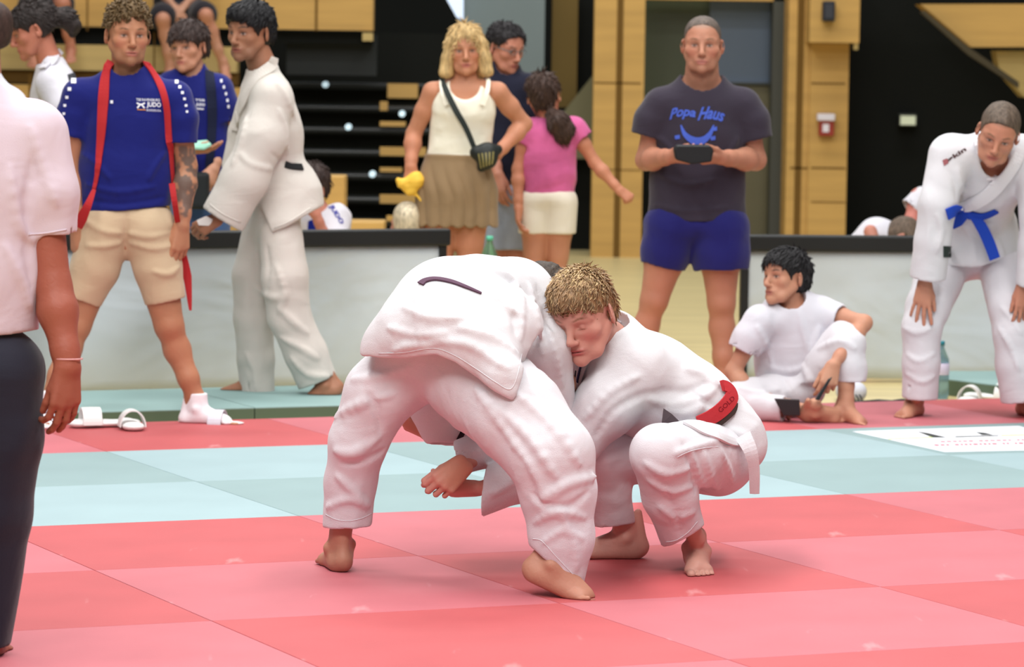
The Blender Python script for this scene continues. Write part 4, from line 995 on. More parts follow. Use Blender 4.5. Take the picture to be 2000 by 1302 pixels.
for (an_, ty, ty2, inn_) in ((J(96, 792, 14.72), V(-.1, -1, 0), .055, V(1, 0, 0)), (J(386, 795, 14.88), V(1, -.18, 0), .06, V(0, -1, 0))):
    so = G(.02); w = foot(so, an_, ty, V(0, 0, 1), inn_, 1.1); so.add(Cone(w(0, 0, .0), w(0, -.004, .06), .040, .042), .01); so.cut(Pl(w(0, 0, .052), V(0, 0, 1)), .003); ground_clip(so)
    skin_mesh('sock', so, .0045, sock, p)
    sl = G(.012); sl.chain([w(0, -.055, -.062), w(0, .03, -.064), w(.0, .14, -.062)], [.040, .044, .05], V(0, 0, 1), .34); sl.cut(Pl(V(0, 0, .001), DN), .002)
    so_ = skin_mesh('slide_sandal', sl, .0045, mat('slide_sole', (232, 222, 220), .6, .3), p)
    arc = np.array([w(.052*math.cos(a), .075, -.062+.052*math.sin(a)) for a in np.linspace(0, math.pi, 14)]); nn = [nrm(q-w(0, .075, -.062)) for q in arc]
    tag(ribbon('strap', arc, nn, .055, .004, mat('slide_strap', (206, 206, 216), .5, .3), so_), 'pale grey strap')
# red belt over the shoulders: lies on the shirt, then hangs free into the hands
red3 = mat('belt_red_loop', (176, 44, 48), .7, .2, [((400, 400, 400), .0008)])
r3 = G(.02); r3.add(t3); r3.add(b)
sight_ribbon('neck_belt', t3, [(215, 122), (207, 150), (203, 190), (200, 240), (196, 290), (190, 345), (184, 372)], 13.6, [.034, .040, .044, .04, .03, .018, .014], .005, red3, p, 6, .003)
sight_ribbon('neck_belt', t3, [(283, 122), (301, 148), (318, 178), (327, 215), (330, 260), (333, 310), (336, 360)], 13.6, [.034, .030, .027, .026, .026, .025, .024], .005, red3, p, 6, .003)
def free_ribbon(name, pts, w, m, par, n=None, th=.004):
    pp = spline([np.asarray(q) for q in pts], 6); ww = np.interp(np.linspace(0, 1, len(pp)), np.linspace(0, 1, len(w)), w)
    return ribbon(name, pp, [nrm(V(0, -1, 0) if n is None else n)]*len(pp), ww, th, m, par)
free_ribbon('belt_end', [P(184, 370, -.15), P(172, 400, -.17), P(160, 425, -.14), P(152, 442, -.1)], [.014, .03, .045, .04], red3, p)
free_ribbon('belt_end', [P(336, 358, -.13), P(342, 400, -.14), P(350, 450, -.02), P(357, 490, .02), P(366, 540, .04), P(372, 606, .04)], [.024, .022, .02, .024, .034, .010], red3, p)
MB().tube([wrL+V(.036*math.cos(a), .030*math.sin(a), .012+.004*math.cos(a)) for a in np.linspace(0, 2*math.pi, 20)], .0026, 6).build('bracelet', mat('silver', (210, 210, 214), .3, .6, metal=.8), p, smooth=True)

# ---- black-haired judoka on the gym mat
D = 15.85; p = person('black-haired judoka in cream white gi walking left on the gym mat, glancing at the camera', gnd(540, 785)+V(0, 0, 0.035))
h = head(P(488, 60, 0), fac(-36, 6, 2), 1.03); b = G(.02); nk = P(512, 128, .03); sh = (P(530, 185, -.13), P(520, 180, .16)); ch = P(525, 235, .02); pel = P(535, 400, .02); fr = V(-1, -.1, 0)
core(b, pel, ch, sh, nk, fr, .09); b.add(Cone(nk, h.w(0, -.02, -.05), .06, .056), .02); b.add(h, .012)
el = P(490, 320, -.2); wr = P(425, 428, -.2); arm(b, sh[0], el, wr, .95); hand(b, wr, V(-.8, 0, -.45), V(.3, -.6, .5), V(-.4, 0, 1), .95, (.6, .7, .7, .8))
kA = P(497, 600, .08); aA = P(488, 748, .1); kB = P(572, 600, -.06); aB = P(632, 738, -.02)
leg(b, P(527, 450, .06), kA, aA, .68); leg(b, P(545, 455, -.04), kB, aB, .68)
zo = V(0, 0, .035)
foot(b, J(484, 747, 15.95), V(-1, -.1, 0), V(0, 0, 1), V(0, 1, 0), 1.0); foot(b, J(634, 746, 15.80), nrm(V(-.91, -.06, -.40)), V(-.5, 0, .85), V(0, 1, 0), 1.0)
b.cut(Pl(V(0, 0, .0358), DN), .002)
skin_mesh('body', b, .0042, skinm(), p, skin_paint((176, 122, 94), [head_paint(h, None, lip=(150, 84, 76), brow=(28, 22, 20), iris=(30, 24, 20), stubble=(96, 70, 56), roots=(40, 32, 30), rootz=.075)]))
g = hair_cap(h, .014, line=.066, nape=-.045, side=-.01); g.add(Ell(h.w(0, .03, .075), V(.066, .074, .045), h.R), .02); g.disp = strands(h, .003, 80, 9); hair_mesh(g, h, .005, hairm('hair_black', (18, 17, 20)), p, 600, .026, .0045, .6, .03)
gic = cloth('gi_cream', (210, 204, 196), .016, f=8)
tj = G(.03); tj.add(Cone(P(540, 395, .02), P(540, 450, .02), .105, .10), .05); tj.add(tube_gar([P(522, 440, .08), P(500, 540, .09), P(496, 620, .09), P(500, 700, .1), P(502, 775, .1)], [.095, .098, .085, .076, .072], wall=.009)); tj.add(tube_gar([P(548, 455, -.06), P(556, 540, -.08), P(565, 620, -.06), P(598, 690, -.04), P(620, 744, -.02)], [.09, .095, .088, .086, .084], wall=.009, tilt=nrm(V(.40, 0, -.9))), .02)
tj.disp = folds(.005, 7, V(.2, 0, 1), 3, 41); creases(tj, 15, [([(500, 560), (530, 580), (560, 575)], .016), ([(545, 600), (575, 630), (600, 650)], .015), ([(550, 660), (590, 680), (620, 700)], .014), ([(480, 690), (495, 720), (500, 760)], .012), ([(570, 700), (600, 730), (640, 735)], .012), ([(520, 480), (525, 520), (520, 570)], .012, 's'), ([(540, 520), (555, 570), (545, 610)], .012)])
skin_mesh('trousers', tj, .007, gic, p)
jj = G(.03); jj.chain([P(540, 330, .02), P(530, 260, .02), P(522, 200, .02)], [.115, .125, .115], fr, 1., k=.05); jj.add(Cone(sh[0], sh[1], .07, .06), .05); jj.add(Cone(P(515, 165, .03), P(513, 138, .03), .085, .068), .04)
skj = G(.04); skj.chain([P(545, 325, .02), P(560, 380, .02), P(562, 440, .0)], [.11, .14, .165]); 
skj.cut(Under([(480, 395), (500, 398), (510, 405), (532, 452), (560, 440), (614, 409), (640, 395)], 15.72), .004); jj.add(skj, .012)
jj.add(tube_gar([P(532, 200, -.12), P(512, 270, -.16), P(478, 350, -.18), P(436, 428, -.18)], [.088, .092, .092, .098], k=.04, wall=.01, tilt=nrm(V(-.52, 0, -.86))), .035)
jj.add(tube_gar([P(500, 190, .16), P(475, 260, .2), P(460, 310, .2)], [.07, .06, .05], cut=False), .03)
jj.sub(Cone(nk, P(495, 100, 0), .062, .075), .01)
jj.disp = folds(.005, 6, V(-.4, 0, -1), 3, 51); creases(jj, 15, [([(545, 215), (560, 255), (558, 300)], .014), ([(530, 300), (560, 320), (580, 322)], .010, 's'), ([(470, 300), (490, 320), (530, 330)], .010), ([(480, 230), (470, 280), (455, 320)], .012), ([(540, 160), (560, 190), (575, 230)], .010)])
skin_mesh('jacket', jj, .0065, gic, p)
seam(jj, [(409, 398), (435, 418), (470, 434)], 15, 'cuff_seam', gic, p, .003); seam(jj, [(536, 445), (570, 430), (606, 406)], 15, 'hem_seam', gic, p, .003)
sight_ribbon('collar', jj, [(536, 112), (528, 130), (505, 150), (486, 178), (470, 215), (460, 255)], 15, [.03, .045, .05, .05, .045, .04], .008, gic, p, 6, .002)
sight_ribbon('belt', jj, [(556, 321), (570, 326), (590, 327)], 15, [.03, .034, .03], .006, mat('belt_black', (24, 24, 26), .7, .2), p, 6, .002)
wt = P(398, 432, -.24); tag(MB().prism([P(384, 430, -.22), P(402, 422, -.22), P(416, 428, -.22), P(412, 441, -.22), P(388, 440, -.22)], (0, .008, 0)).build('crumpled_paper', mat('paper_white', (232, 230, 226)), bevel=.001), 'small crumpled white paper held by the black-haired judoka', 'paper')  # added as a piece of crumpled paper, not a cup

# ---- big man in the dark printed T-shirt
D = 16.3; p = person('tall man in dark T-shirt with blue script print and blue shorts, holding a black case', gnd(1330, 778)+V(0, 0, -.04))
h = head(P(1372, 86, -.02), fac(-4, 2, 0), 1.05, fat=.08); b = G(.02); sh = (P(1292, 207), P(1450, 207)); nk = P(1371, 150, .02); ch = P(1368, 260, .02); pel = P(1360, 430, .02)
core(b, pel, ch, sh, nk, FR, .15); b.add(Cone(nk, h.w(0, -.02, -.05), .075, .068), .02); b.add(h, .012); b.add(Cone(P(1330, 178, .03), P(1412, 178, .03), .045, .045), .04)
eL = P(1262, 312, .02); wL = P(1308, 306, -.22); eR = P(1476, 312, .02); wR = P(1410, 308, -.22)
arm(b, sh[0], eL, wL, 1.2); arm(b, sh[1], eR, wR, 1.2)
hand(b, wL, V(.75, -.55, -.05), V(-.5, -.2, -.75), V(.1, .3, 1), 1.05, (.35, .35, .4, .4), thumb_out=.6); hand(b, wR, V(-.75, -.55, -.05), V(.5, -.2, -.75), V(-.1, .3, 1), 1.05, (.35, .35, .4, .4), thumb_out=.6)
kL = P(1278, 585); aL = P(1232, 742); kR = P(1409, 590); aR = P(1413, 742)
leg(b, P(1312, 450), kL, aL, 1.12, V(0, 1, 0)); leg(b, P(1405, 450), kR, aR, 1.12, V(0, 1, 0))
foot(b, J(1230, 750, 16.3), V(-.2, -1, 0), V(0, 0, 1), V(1, 0, 0), 1.05); foot(b, J(1414, 750, 16.3), V(.2, -1, 0), V(0, 0, 1), V(-1, 0, 0), 1.05)
b.cut(Pl(V(0, 0, -.039), DN), .002)
skin_mesh('body', b, .0045, skinm(), p, skin_paint((198, 136, 110), [head_paint(h, None, lip=(178, 108, 100), brow=(110, 84, 66), stubble=(140, 100, 80), blush=(210, 120, 104), roots=(150, 124, 108), rootz=.07)]))
g = hair_cap(h, .0025, line=.093, nape=-.05); g.disp = strands(h, .0012, 90, 4); skin_mesh('hair', g, .004, hairm('hair_cropped_grey', (96, 84, 76)), p)
dk = cloth('tee_charcoal', (52, 46, 58), .014, .85, .0008, 9)
t4 = top_gar([P(1361, 430, .02), P(1362, 350, .02), P(1368, 270, .02), P(1370, 225, .02)], [.222, .195, .19, .185], FR, .68, sh, .066, [([sh[0], P(1274, 235), P(1265, 266)], [.078, .076, .072]), ([sh[1], P(1468, 235), P(1476, 272)], [.078, .076, .072])], (P(1371, 142, -.02), .092, V(0, -.45, 1)))
t4.disp = folds(.004, 6, V(.2, 0, 1), 2.5, 61); creases(t4, 15.5, [([(1290, 340), (1340, 360), (1400, 350)], .010), ([(1290, 270), (1310, 290), (1325, 320)], .010), ([(1440, 270), (1425, 300), (1415, 330)], .010), ([(1280, 400), (1340, 412), (1420, 405)], .008)])
skin_mesh('t_shirt', t4, .0065, dk, p)
bp = mat('print_blue', (72, 98, 196), .6, .2)
sight_text('shirt_lettering', 'Popa', t4, 1308, 240, 1360, 236, 25, 15.3, bp, p, .03, bend=5, shear=.4); sight_text('shirt_lettering', 'Haus', t4, 1362, 236, 1414, 240, 25, 15.3, bp, p, .03, bend=5, shear=.4)
sight_ribbon('crescent_print', t4, [(1330, 244), (1338, 262), (1354, 274), (1372, 274), (1386, 262), (1394, 244)], 15.3, [.004, .02, .032, .032, .02, .004], .001, bp, p, 6, .002)
for u, v in ((1323, 268), (1395, 252), (1392, 270)): sight_patch('small_print', t4, [(u-5, v-3), (u+5, v-5), (u+5, v+3), (u-4, v+4)], 15.3, bp, p, .002, .001, 3)
sb = cloth('shorts_blue', (30, 30, 100), .012, .8, .0008, 9)
s4 = G(.03); s4.add(Ell(P(1360, 435, .02), V(.222, .14, .10)), .03); s4.add(tube_gar([P(1312, 450), P(1300, 490), P(1294, 520)], [.125, .108, .090], wall=.009)); s4.add(tube_gar([P(1405, 450), P(1407, 495), P(1408, 526)], [.13, .125, .118], wall=.012), .02)
s4.disp = folds(.004, 7, V(0, 0, 1), 3, 66); skin_mesh('shorts', s4, .0065, sb, p)
tag(MB().prism([P(1316, 291, -.42), P(1322, 283, -.42), P(1386, 283, -.42), P(1394, 292, -.42), P(1390, 316, -.42), P(1352, 321, -.42), P(1320, 312, -.42)], (0, .12, 0)).build('black_case', mat('case_black', (20, 22, 24), .45, .4), bevel=.008), 'black case held in front by the tall man in the dark T-shirt', 'case')

# ---- boy sitting on the mat edge
D = 15.45; P = lambda u, v, dd=0.: J(u, v, D+dd)
p = person('boy in white T-shirt and white trousers sitting on the mat edge, looking left', gnd(1540, 815))
h = head(P(1534, 540, 0), fac(-52, -4, -4), .98); b = G(.02); sh = (P(1484, 628, -.03), P(1608, 612, .03)); nk = P(1548, 602, .03); ch = P(1550, 665, .05); pel = P(1545, 745, .08)
core(b, pel, ch, sh, nk, V(-.3, -1, 0), .10); b.add(Cone(nk, h.w(0, -.025, -.05), .052, .05), .02); b.add(h, .012)
eL = P(1432, 725, -.04); wL = P(1475, 784, -.12); eR = P(1688, 630, -.06); wR = P(1628, 712, -.20)
arm(b, sh[0], eL, wL, .85); arm(b, sh[1], eR, wR, .85)
hand(b, wL, V(.85, -.3, -.3), V(.1, -.7, .7), V(.3, -.6, .5), .95, (.3, .35, .4, .5)); hand(b, wR, V(-.25, -.35, -.9), V(.2, -.9, .3), V(-.9, -.1, .2), .95, (.5, .7, .8, .9))
kR = P(1655, 668, -.10); aR = P(1652, 790, -.16); kL = P(1450, 775, -.10); aL = P(1585, 803, -.22)
leg(b, P(1570, 760, .05), kR, aR, .8); leg(b, P(1520, 765, .05), kL, aL, .75)
foot(b, J(1652, 791, 15.30), nrm(V(.62, -.75, -.12)), V(.1, 0, 1), V(-1, 0, 0), .92); foot(b, J(1590, 797, 15.22), nrm(V(1, .1, .0)), V(0, -.75, .66), V(0, 0, 1), .9)
ground_clip(b)
skin_mesh('body', b, .0042, skinm(), p, skin_paint((206, 148, 120), [head_paint(h, None, lip=(160, 92, 84), brow=(34, 26, 22), iris=(34, 26, 22), roots=(50, 38, 34), rootz=.075)]))
g = hair_cap(h, .014, line=.068, nape=-.05, side=-.012); g.disp = strands(h, .003, 80, 14); hair_mesh(g, h, .005, hairm('hair_near_black', (26, 24, 26)), p, 600, .028, .0045, .6, .03)
tw = cloth('tee_white', (208, 206, 214), .014, .85, .0006, 9)
t6 = top_gar([P(1546, 745, .08), P(1548, 700, .07), P(1550, 650, .05), P(1548, 628, .04)], [.145, .15, .152, .14], V(-.3, -1, 0), .72, sh, .056, [([sh[0], P(1466, 660, -.04), P(1452, 686, -.04)], [.068, .07, .066]), ([sh[1], P(1628, 618, 0), P(1642, 622, -.02)], [.062, .058, .055])], (P(1545, 594, 0), .06, V(-.1, -.75, 1)))
t6.disp = folds(.004, 7, V(.3, 0, 1), 3, 71); creases(t6, 14.6, [([(1480, 640), (1500, 680), (1510, 720)], .010), ([(1560, 610), (1570, 650), (1580, 690)], .010), ([(1500, 715), (1540, 725), (1590, 712)], .010), ([(1600, 640), (1590, 670), (1575, 700)], .010)])
skin_mesh('t_shirt', t6, .006, tw, p)
t7 = G(.04); t7.add(Ell(P(1540, 762, .06), V(.15, .13, .09)), .04); t7.add(tube_gar([P(1575, 765, .02), P(1618, 710, -.05), P(1654, 672, -.1), P(1660, 715, -.12), P(1661, 744, -.12)], [.09, .08, .072, .066, .062], wall=.008)); t7.add(Cone(P(1590, 700, -.02), P(1640, 650, -.06), .045, .045), .05)
t7.add(tube_gar([P(1520, 775, .02), P(1470, 775, -.06), P(1440, 780, -.10)], [.09, .075, .05], cut=False)); t7.add(tube_gar([P(1440, 778, -.10), P(1480, 792, -.14), P(1530, 798, -.18)], [.06, .06, .05], wall=.008))
t7.add(Cone(P(1425, 770, .05), P(1470, 790, 0), .05, .05), .05); ground_clip(t7)
t7.disp = folds(.005, 8, V(.6, 0, .6), 3, 75); creases(t7, 14.6, [([(1600, 680), (1640, 665), (1670, 680)], .008), ([(1560, 700), (1580, 740), (1590, 775)], .012), ([(1530, 740), (1545, 770), (1550, 790)], .010), ([(1440, 755), (1480, 765), (1520, 760)], .010), ([(1600, 720), (1610, 750), (1600, 775)], .010, 's')])
skin_mesh('trousers', t7, .006, gi_t, p)
MB().prism([P(1512, 778, -.26), P(1562, 780, -.26), P(1563, 812, -.26), P(1530, 812, -.26)], (0, .02, 0)).build('phone', mat('phone_dark', (38, 24, 26), .3, .5), bevel=.003); tag(bpy.data.objects['phone'], 'dark flat phone held near the floor in the sitting boy\'s left-side hand', 'phone')
o = MB().prism([P(1618, 740, -.30), P(1626, 736, -.30), P(1600, 782, -.31), P(1592, 780, -.31)], (.0, .02, .0)).build('phone', mat('phone_black', (24, 26, 30), .3, .5), bevel=.003); tag(o, 'slim black phone dangling from the sitting boy\'s raised hand', 'phone')

# ---- judoka bending forward at the right edge
D = 15.6; P = lambda u, v, dd=0.: J(u, v, D+dd)
p = person('judoka in white gi with blue belt bending forward, hands on knees, at right edge', gnd(1860, 808))
h = head(P(1950, 258, -.30), fac(-10, 26, 15), 1.02); b = G(.02); sh = (P(1860, 300, -.12), P(2015, 305, -.12)); nk = P(1945, 300, -.12); ch = P(1938, 345, .0); pel = P(1895, 470, .32); fr = V(-.15, -.6, -.75)
b.chain([pel, ch], [.12, .13], k=.05); b.add(Cone(sh[0], sh[1], .05, .05), .05); b.add(Cone(nk, h.w(0, -.03, -.05), .056, .054), .02); b.add(h, .012)
eL = P(1826, 430, -.16); wL = P(1806, 552, -.10); eR = P(2030, 430, -.16); wR = P(2000, 555, -.10)
arm(b, sh[0], eL, wL, .92); arm(b, sh[1], eR, wR, .92)
hand(b, wL, V(-.12, -.1, -1), V(-.3, -1, .1), V(1, -.2, 0), .98, (.10, .1, .1, .12), thumb_out=.5, spread=.16); hand(b, wR, V(.0, -.1, -1), V(.3, -1, .1), V(-1, -.2, 0), .98, (.25, .25, .25, .3), thumb_out=.4)
kL = P(1800, 625, -.02); aL = P(1792, 775, -.04); kR = P(1985, 630, -.02); aR = P(2003, 778, .0)
leg(b, P(1860, 500, .3), kL, aL, .78); leg(b, P(1950, 500, .3), kR, aR, .78)
foot(b, J(1786, 782, 15.62), nrm(V(-.5, -.85, 0)), V(0, 0, 1), V(1, -.3, 0), .98); foot(b, J(2004, 780, 15.7), nrm(V(.3, -.95, 0)), V(0, 0, 1), V(-1, 0, 0), .98)
ground_clip(b)
skin_mesh('body', b, .0042, skinm(), p, skin_paint((204, 142, 116), [head_paint(h, None, lip=(170, 88, 80), brow=(110, 84, 66), roots=(120, 98, 82), rootz=.07)]))
g = hair_cap(h, .005, line=.082, nape=-.05); g.disp = strands(h, .002, 90, 24); skin_mesh('hair', g, .0045, hairm('hair_short_brown', (92, 78, 66)), p)
t8 = G(.04); t8.add(Ell(P(1890, 500, .28), V(.17, .14, .10)), .04); t8.add(tube_gar([P(1848, 510, .24), P(1812, 600, .02), P(1800, 640, -.03), P(1799, 710, -.03), P(1796, 778, -.02)], [.11, .09, .082, .076, .074], wall=.009)); t8.add(tube_gar([P(1960, 510, .24), P(1978, 600, .02), P(1985, 650, -.01), P(1992, 710, 0), P(2002, 778, .01)], [.115, .10, .096, .100, .100], wall=.009), .02)
t8.disp = folds(.004, 7, V(.2, 0, 1), 3, 81); creases(t8, 14.6, [([(1765, 640), (1790, 650), (1820, 640)], .010), ([(1770, 690), (1795, 705), (1825, 690)], .010), ([(1770, 730), (1800, 745), (1825, 735)], .010), ([(1950, 640), (1975, 680), (1990, 720)], .012), ([(1955, 600), (1975, 620), (1995, 650)], .010)])
skin_mesh('trousers', t8, .0065, gi_t, p)
j8 = G(.04); j8.chain([P(1893, 455, .26), P(1905, 400, .16), P(1935, 335, .0), P(1945, 310, -.08)], [.15, .142, .155, .12], k=.06); j8.add(Cone(sh[0], sh[1], .078, .078), .05)
s8 = G(.03); s8.add(Cone(P(1880, 440, .22), P(1885, 510, .22), .145, .165), .04); s8.add(Cone(P(1945, 440, .2), P(1955, 500, .2), .09, .09), .06); s8.cut(Under([(1700, 520), (1840, 519), (1900, 522), (1960, 508), (2100, 490)], 15.65), .004); j8.add(s8, .02)
j8.add(tube_gar([P(1856, 305, -.12), P(1832, 400, -.16), P(1822, 470, -.14), P(1812, 541, -.11)], [.088, .076, .072, .074], wall=.009), .03); j8.add(tube_gar([P(2018, 305, -.12), P(2032, 420, -.16), P(2028, 480, -.14), P(2020, 556, -.11)], [.088, .082, .078, .076], wall=.009), .03)
j8.sub(Cone(P(1940, 335, -.1), P(1950, 250, -.42), .055, .085), .01)
j8.disp = folds(.004, 7, V(.2, 0, 1), 3, 91); creases(j8, 14.4, [([(1870, 330), (1880, 370), (1885, 400)], .010), ([(1850, 330), (1865, 360), (1868, 390)], .010, 's'), ([(1830, 420), (1840, 450), (1830, 490)], .010), ([(1880, 440), (1900, 470), (1905, 510)], .012), ([(1930, 440), (1945, 470), (1960, 500)], .012)])
skin_mesh('jacket', j8, .0065, gi, p)
gie = cloth('gi_lapel', (226, 224, 228), .004, f=20)
sight_ribbon('lapel', j8, [(1912, 262), (1916, 300), (1930, 335), (1945, 360), (1920, 385), (1880, 402)], 14.6, [.04, .05, .052, .055, .05, .04], .008, gie, p, 6, .002)
sight_ribbon('lapel', j8, [(1996, 290), (1980, 320), (1962, 345), (1935, 375), (1900, 398), (1870, 404)], 14.6, [.04, .05, .052, .055, .05, .04], .010, gie, p, 6, .004)
bb = mat('belt_blue', (34, 70, 178), .7, .2, [((400, 400, 400), .0008)])
sight_ribbon('belt', j8, [(1848, 418), (1868, 410), (1892, 417), (1920, 420), (1946, 410)], 14.6, [.05, .05, .046, .04, .03], .008, bb, p, 6, .003)
free_ribbon('belt_end', [P(1898, 418, -.02), P(1915, 440, -.02), P(1930, 470, 0), P(1943, 505, .02)], [.03, .046, .048, .046], bb, p); free_ribbon('belt_end', [P(1888, 416, -.02), P(1872, 430, 0), P(1858, 438, .03)], [.03, .05, .045], bb, p)
skn = G(.01); skn.add(Ell(P(1895, 417, -.01), V(.03, .02, .026))); skin_mesh('belt_knot', skn, .004, bb, p)
sight_text('sleeve_lettering', 'økin', j8, 1852, 318, 1888, 294, 9, 14.4, mat('ink_brown', (70, 40, 40), .6, .2), p, .03); sight_patch('sleeve_emblem', j8, [(1841, 313), (1850, 309), (1853, 318), (1844, 324)], 14.4, mat('emblem_red', (150, 88, 92), .6, .2), p)
sight_patch('sleeve_emblem', j8, [(1986, 300), (1994, 303), (1993, 311), (1984, 308)], 14.4, mat('emblem_red', (150, 88, 92), .6, .2), p)
sight_patch('label_tag', j8, [(1842, 480), (1858, 481), (1858, 503), (1842, 502)], 14.6, mat('tag_green_black', (38, 52, 48), .6, .3), p)

# ---- referee at the left edge, close by, seen from behind
D = 9.1; P = lambda u, v, dd=0.: J(u, v, D+dd)
p = person('referee in pale pink short-sleeved shirt and dark trousers, back turned, left edge', gnd(-40, 1300))
b = G(.02); sh = (P(-235, 262, -.05), P(62, 268, .05)); nk = P(-80, 170, .02); ch = P(-80, 380, .02); pel = P(-75, 680, .02)
h = head(P(-92, 46, .03), fac(150, 5, 0), 1.04); core(b, pel, ch, sh, nk, FR, .13); b.add(Cone(nk, h.w(0, -.02, -.05), .062, .06), .02); b.add(h, .012)
e_ = P(104, 560, .0); w_ = P(133, 716, -.06); arm(b, sh[1], e_, w_, 1.16); arm(b, sh[0], P(-270, 540), P(-270, 700), 1.1)
hand(b, w_, V(-.05, -.1, -1), V(.55, -.85, 0), V(-.8, -.5, 0), 1.02, (.55, .40, .35, .35), thumb_out=.32, spread=.02, tcurl=.25)
hand(b, P(-270, 700), V(0, -.1, -1), V(-.8, -.3, 0), V(.3, -1, 0), 1.02, (.35, .4, .45, .5))
leg(b, P(-130, 720), P(-135, 980), P(-140, 1230), .85); leg(b, P(-30, 720), P(-22, 980), P(-28, 1230), .85)
foot(b, P(-140, 1240), V(-.2, 1, 0), V(0, 0, 1), V(1, 0, 0)); foot(b, P(-28, 1240), V(.2, 1, 0), V(0, 0, 1), V(-1, 0, 0)); ground_clip(b)
skin_mesh('body', b, .004, skinm(), p, skin_paint((166, 92, 74), [head_paint(h, None)]))
g = hair_cap(h, .006); skin_mesh('hair', g, .006, hairm('hair_ref', (60, 46, 38)), p)
pk = cloth('shirt_pink_white', (200, 182, 194), .02, .8, .0006, 6)
tr9 = top_gar([P(-66, 648, .02), P(-70, 520, .02), P(-80, 380, .03), P(-84, 300, .03)], [.175, .185, .205, .19], FR, .72, sh, .075, [([sh[1], P(92, 380, .03), P(96, 458, .03)], [.088, .076, .066]), ([sh[0], P(-255, 380), P(-262, 455)], [.088, .08, .072])], None)
tr9.add(Cone(P(-84, 300, .03), P(-82, 190, .02), .13, .07), .08)
tr9.disp = folds(.006, 4, V(.3, 0, 1), 2.5, 101); creases(tr9, 8.4, [([(70, 300), (50, 420), (60, 560)], .016, 's'), ([(20, 330), (35, 430), (62, 470)], .014), ([(10, 480), (40, 540), (60, 600)], .014), ([(60, 250), (85, 330), (110, 400)], .012)])
skin_mesh('shirt', tr9, .0065, pk, p); seam(tr9, [(56, 458), (90, 455), (130, 448)], 8.4, 'sleeve_seam', pk, p, .0025)
nv = cloth('trousers_navy', (30, 30, 44), .02, .7, .0006, 5)
t9 = G(.04); t9.add(Ell(P(-70, 715, .02), V(.185, .14, .11)), .04); t9.add(tube_gar([P(-20, 740), P(-12, 850), P(-26, 1000), P(-50, 1250)], [.125, .115, .105, .085], wall=.01)); t9.add(tube_gar([P(-125, 740), P(-135, 900), P(-140, 1020), P(-145, 1250)], [.125, .11, .10, .09], wall=.01), .02)
t9.disp = folds(.007, 4, V(.25, 0, 1), 3, 105); skin_mesh('trousers', t9, .0065, nv, p)
MB().tube([w_+V(.034*math.cos(a), .028*math.sin(a), .02) for a in np.linspace(0, 2*math.pi, 20)], .0022, 6).build('bracelet', mat('thread_pink', (206, 150, 150), .5, .3), p, smooth=True)

# ---- man mostly out of frame at the left edge, behind the referee
D = 15.6; P = lambda u, v, dd=0.: J(u, v, D+dd)
p = person('man in white shirt cut off by the left edge, only ear and collar showing', gnd(-35, 800))
b = G(.02); h = head(P(-32, 58), fac(-70, 0, 0), 1.03); b.add(h); b.add(Cone(P(-28, 100, .02), P(-30, 150, .03), .06, .07)); 
leg(b, P(-55, 470), P(-55, 620), P(-55, 760), .9); leg(b, P(-10, 470), P(-8, 620), P(-8, 760), .9); foot(b, P(-55, 765), V(-.3, -1, 0), V(0, 0, 1), V(1, 0, 0)); foot(b, P(-8, 765), V(.1, -1, 0), V(0, 0, 1), V(-1, 0, 0)); b.add(Cone(P(-33, 450), P(-31, 215), .08, .085)); ground_clip(b)
skin_mesh('body', b, .006, skinm(), p, skin_paint((190, 128, 106), [head_paint(h, None)])); g = hair_cap(h, .01); skin_mesh('hair', g, .006, hairm('hair_edge_brown', (62, 44, 38)), p)
t = top_gar([P(-35, 450), P(-35, 330), P(-33, 230)], [.17, .17, .17], FR, .7, (P(-100, 190), P(20, 205)), .055, [([P(-100, 190), P(-115, 300)], [.065, .06]), ([P(20, 205), P(30, 300)], [.065, .06])], (P(-30, 140, 0), .06, V(0, -.2, 1))); skin_mesh('shirt', t, .008, tw, p)
t = G(.03); t.chain([P(-55, 470), P(-55, 750)], [.10, .07]); t.chain([P(-10, 470), P(-8, 750)], [.10, .07]); t.add(Ell(P(-33, 465), V(.17, .12, .1))); skin_mesh('trousers', t, .009, nv, p)

# ---- people behind the barriers and in the stands
def legs_down(b, hips, knees, ankles, s, z=-.04, back=V(0, 1, 0), toes=V(0, -1, 0)):
    for i in (0, 1):
        a = ankles[i].copy(); a[2] = z+.08
        leg(b, hips[i], knees[i], a, s, back); foot(b, a, toes, V(0, 0, 1), V(1 if i == 0 else -1, 0, 0)*(-toes[1]), s)
    b.cut(Pl(V(0, 0, z+.001), DN), .002)
def down(p, q=0): r = p.copy(); r[2] = q; return r
# blonde woman
D = 18.0; P = lambda u, v, dd=0.: J(u, v, D+dd)
p = person('blonde woman in white tank top and brown pleated shorts, hand on hip', down(P(895, 600), -.04))
h = head(P(909, 96, 0), fac(2, 4, -2), 1.0, jaw=.92); b = G(.02); sh = (P(845, 180), P(972, 180)); nk = P(909, 150, .02); ch = P(906, 225, .02); pel = P(895, 360, .02)
core(b, pel, ch, sh, nk, FR, .125); b.add(Cone(nk, h.w(0, -.02, -.05), .052, .05), .02); b.add(h, .012); b.add(Cone(P(868, 172, .01), P(948, 172, .01), .04, .04), .03)
eL = P(808, 262, .04); wL = P(802, 325, -.04); eR = P(1024, 242, .08); wR = P(972, 300, -.05)
arm(b, sh[0], eL, wL, .98); arm(b, sh[1], eR, wR, .98); hand(b, wL, V(.02, -.2, -1), V(-.2, -1, .1), V(1, 0, 0), .9, (.5, .55, .6, .6)); hand(b, wR, V(-.8, -.1, -.4), V(.3, -.9, .2), V(-.3, 0, 1), .9, (.6, .7, .8, .9))
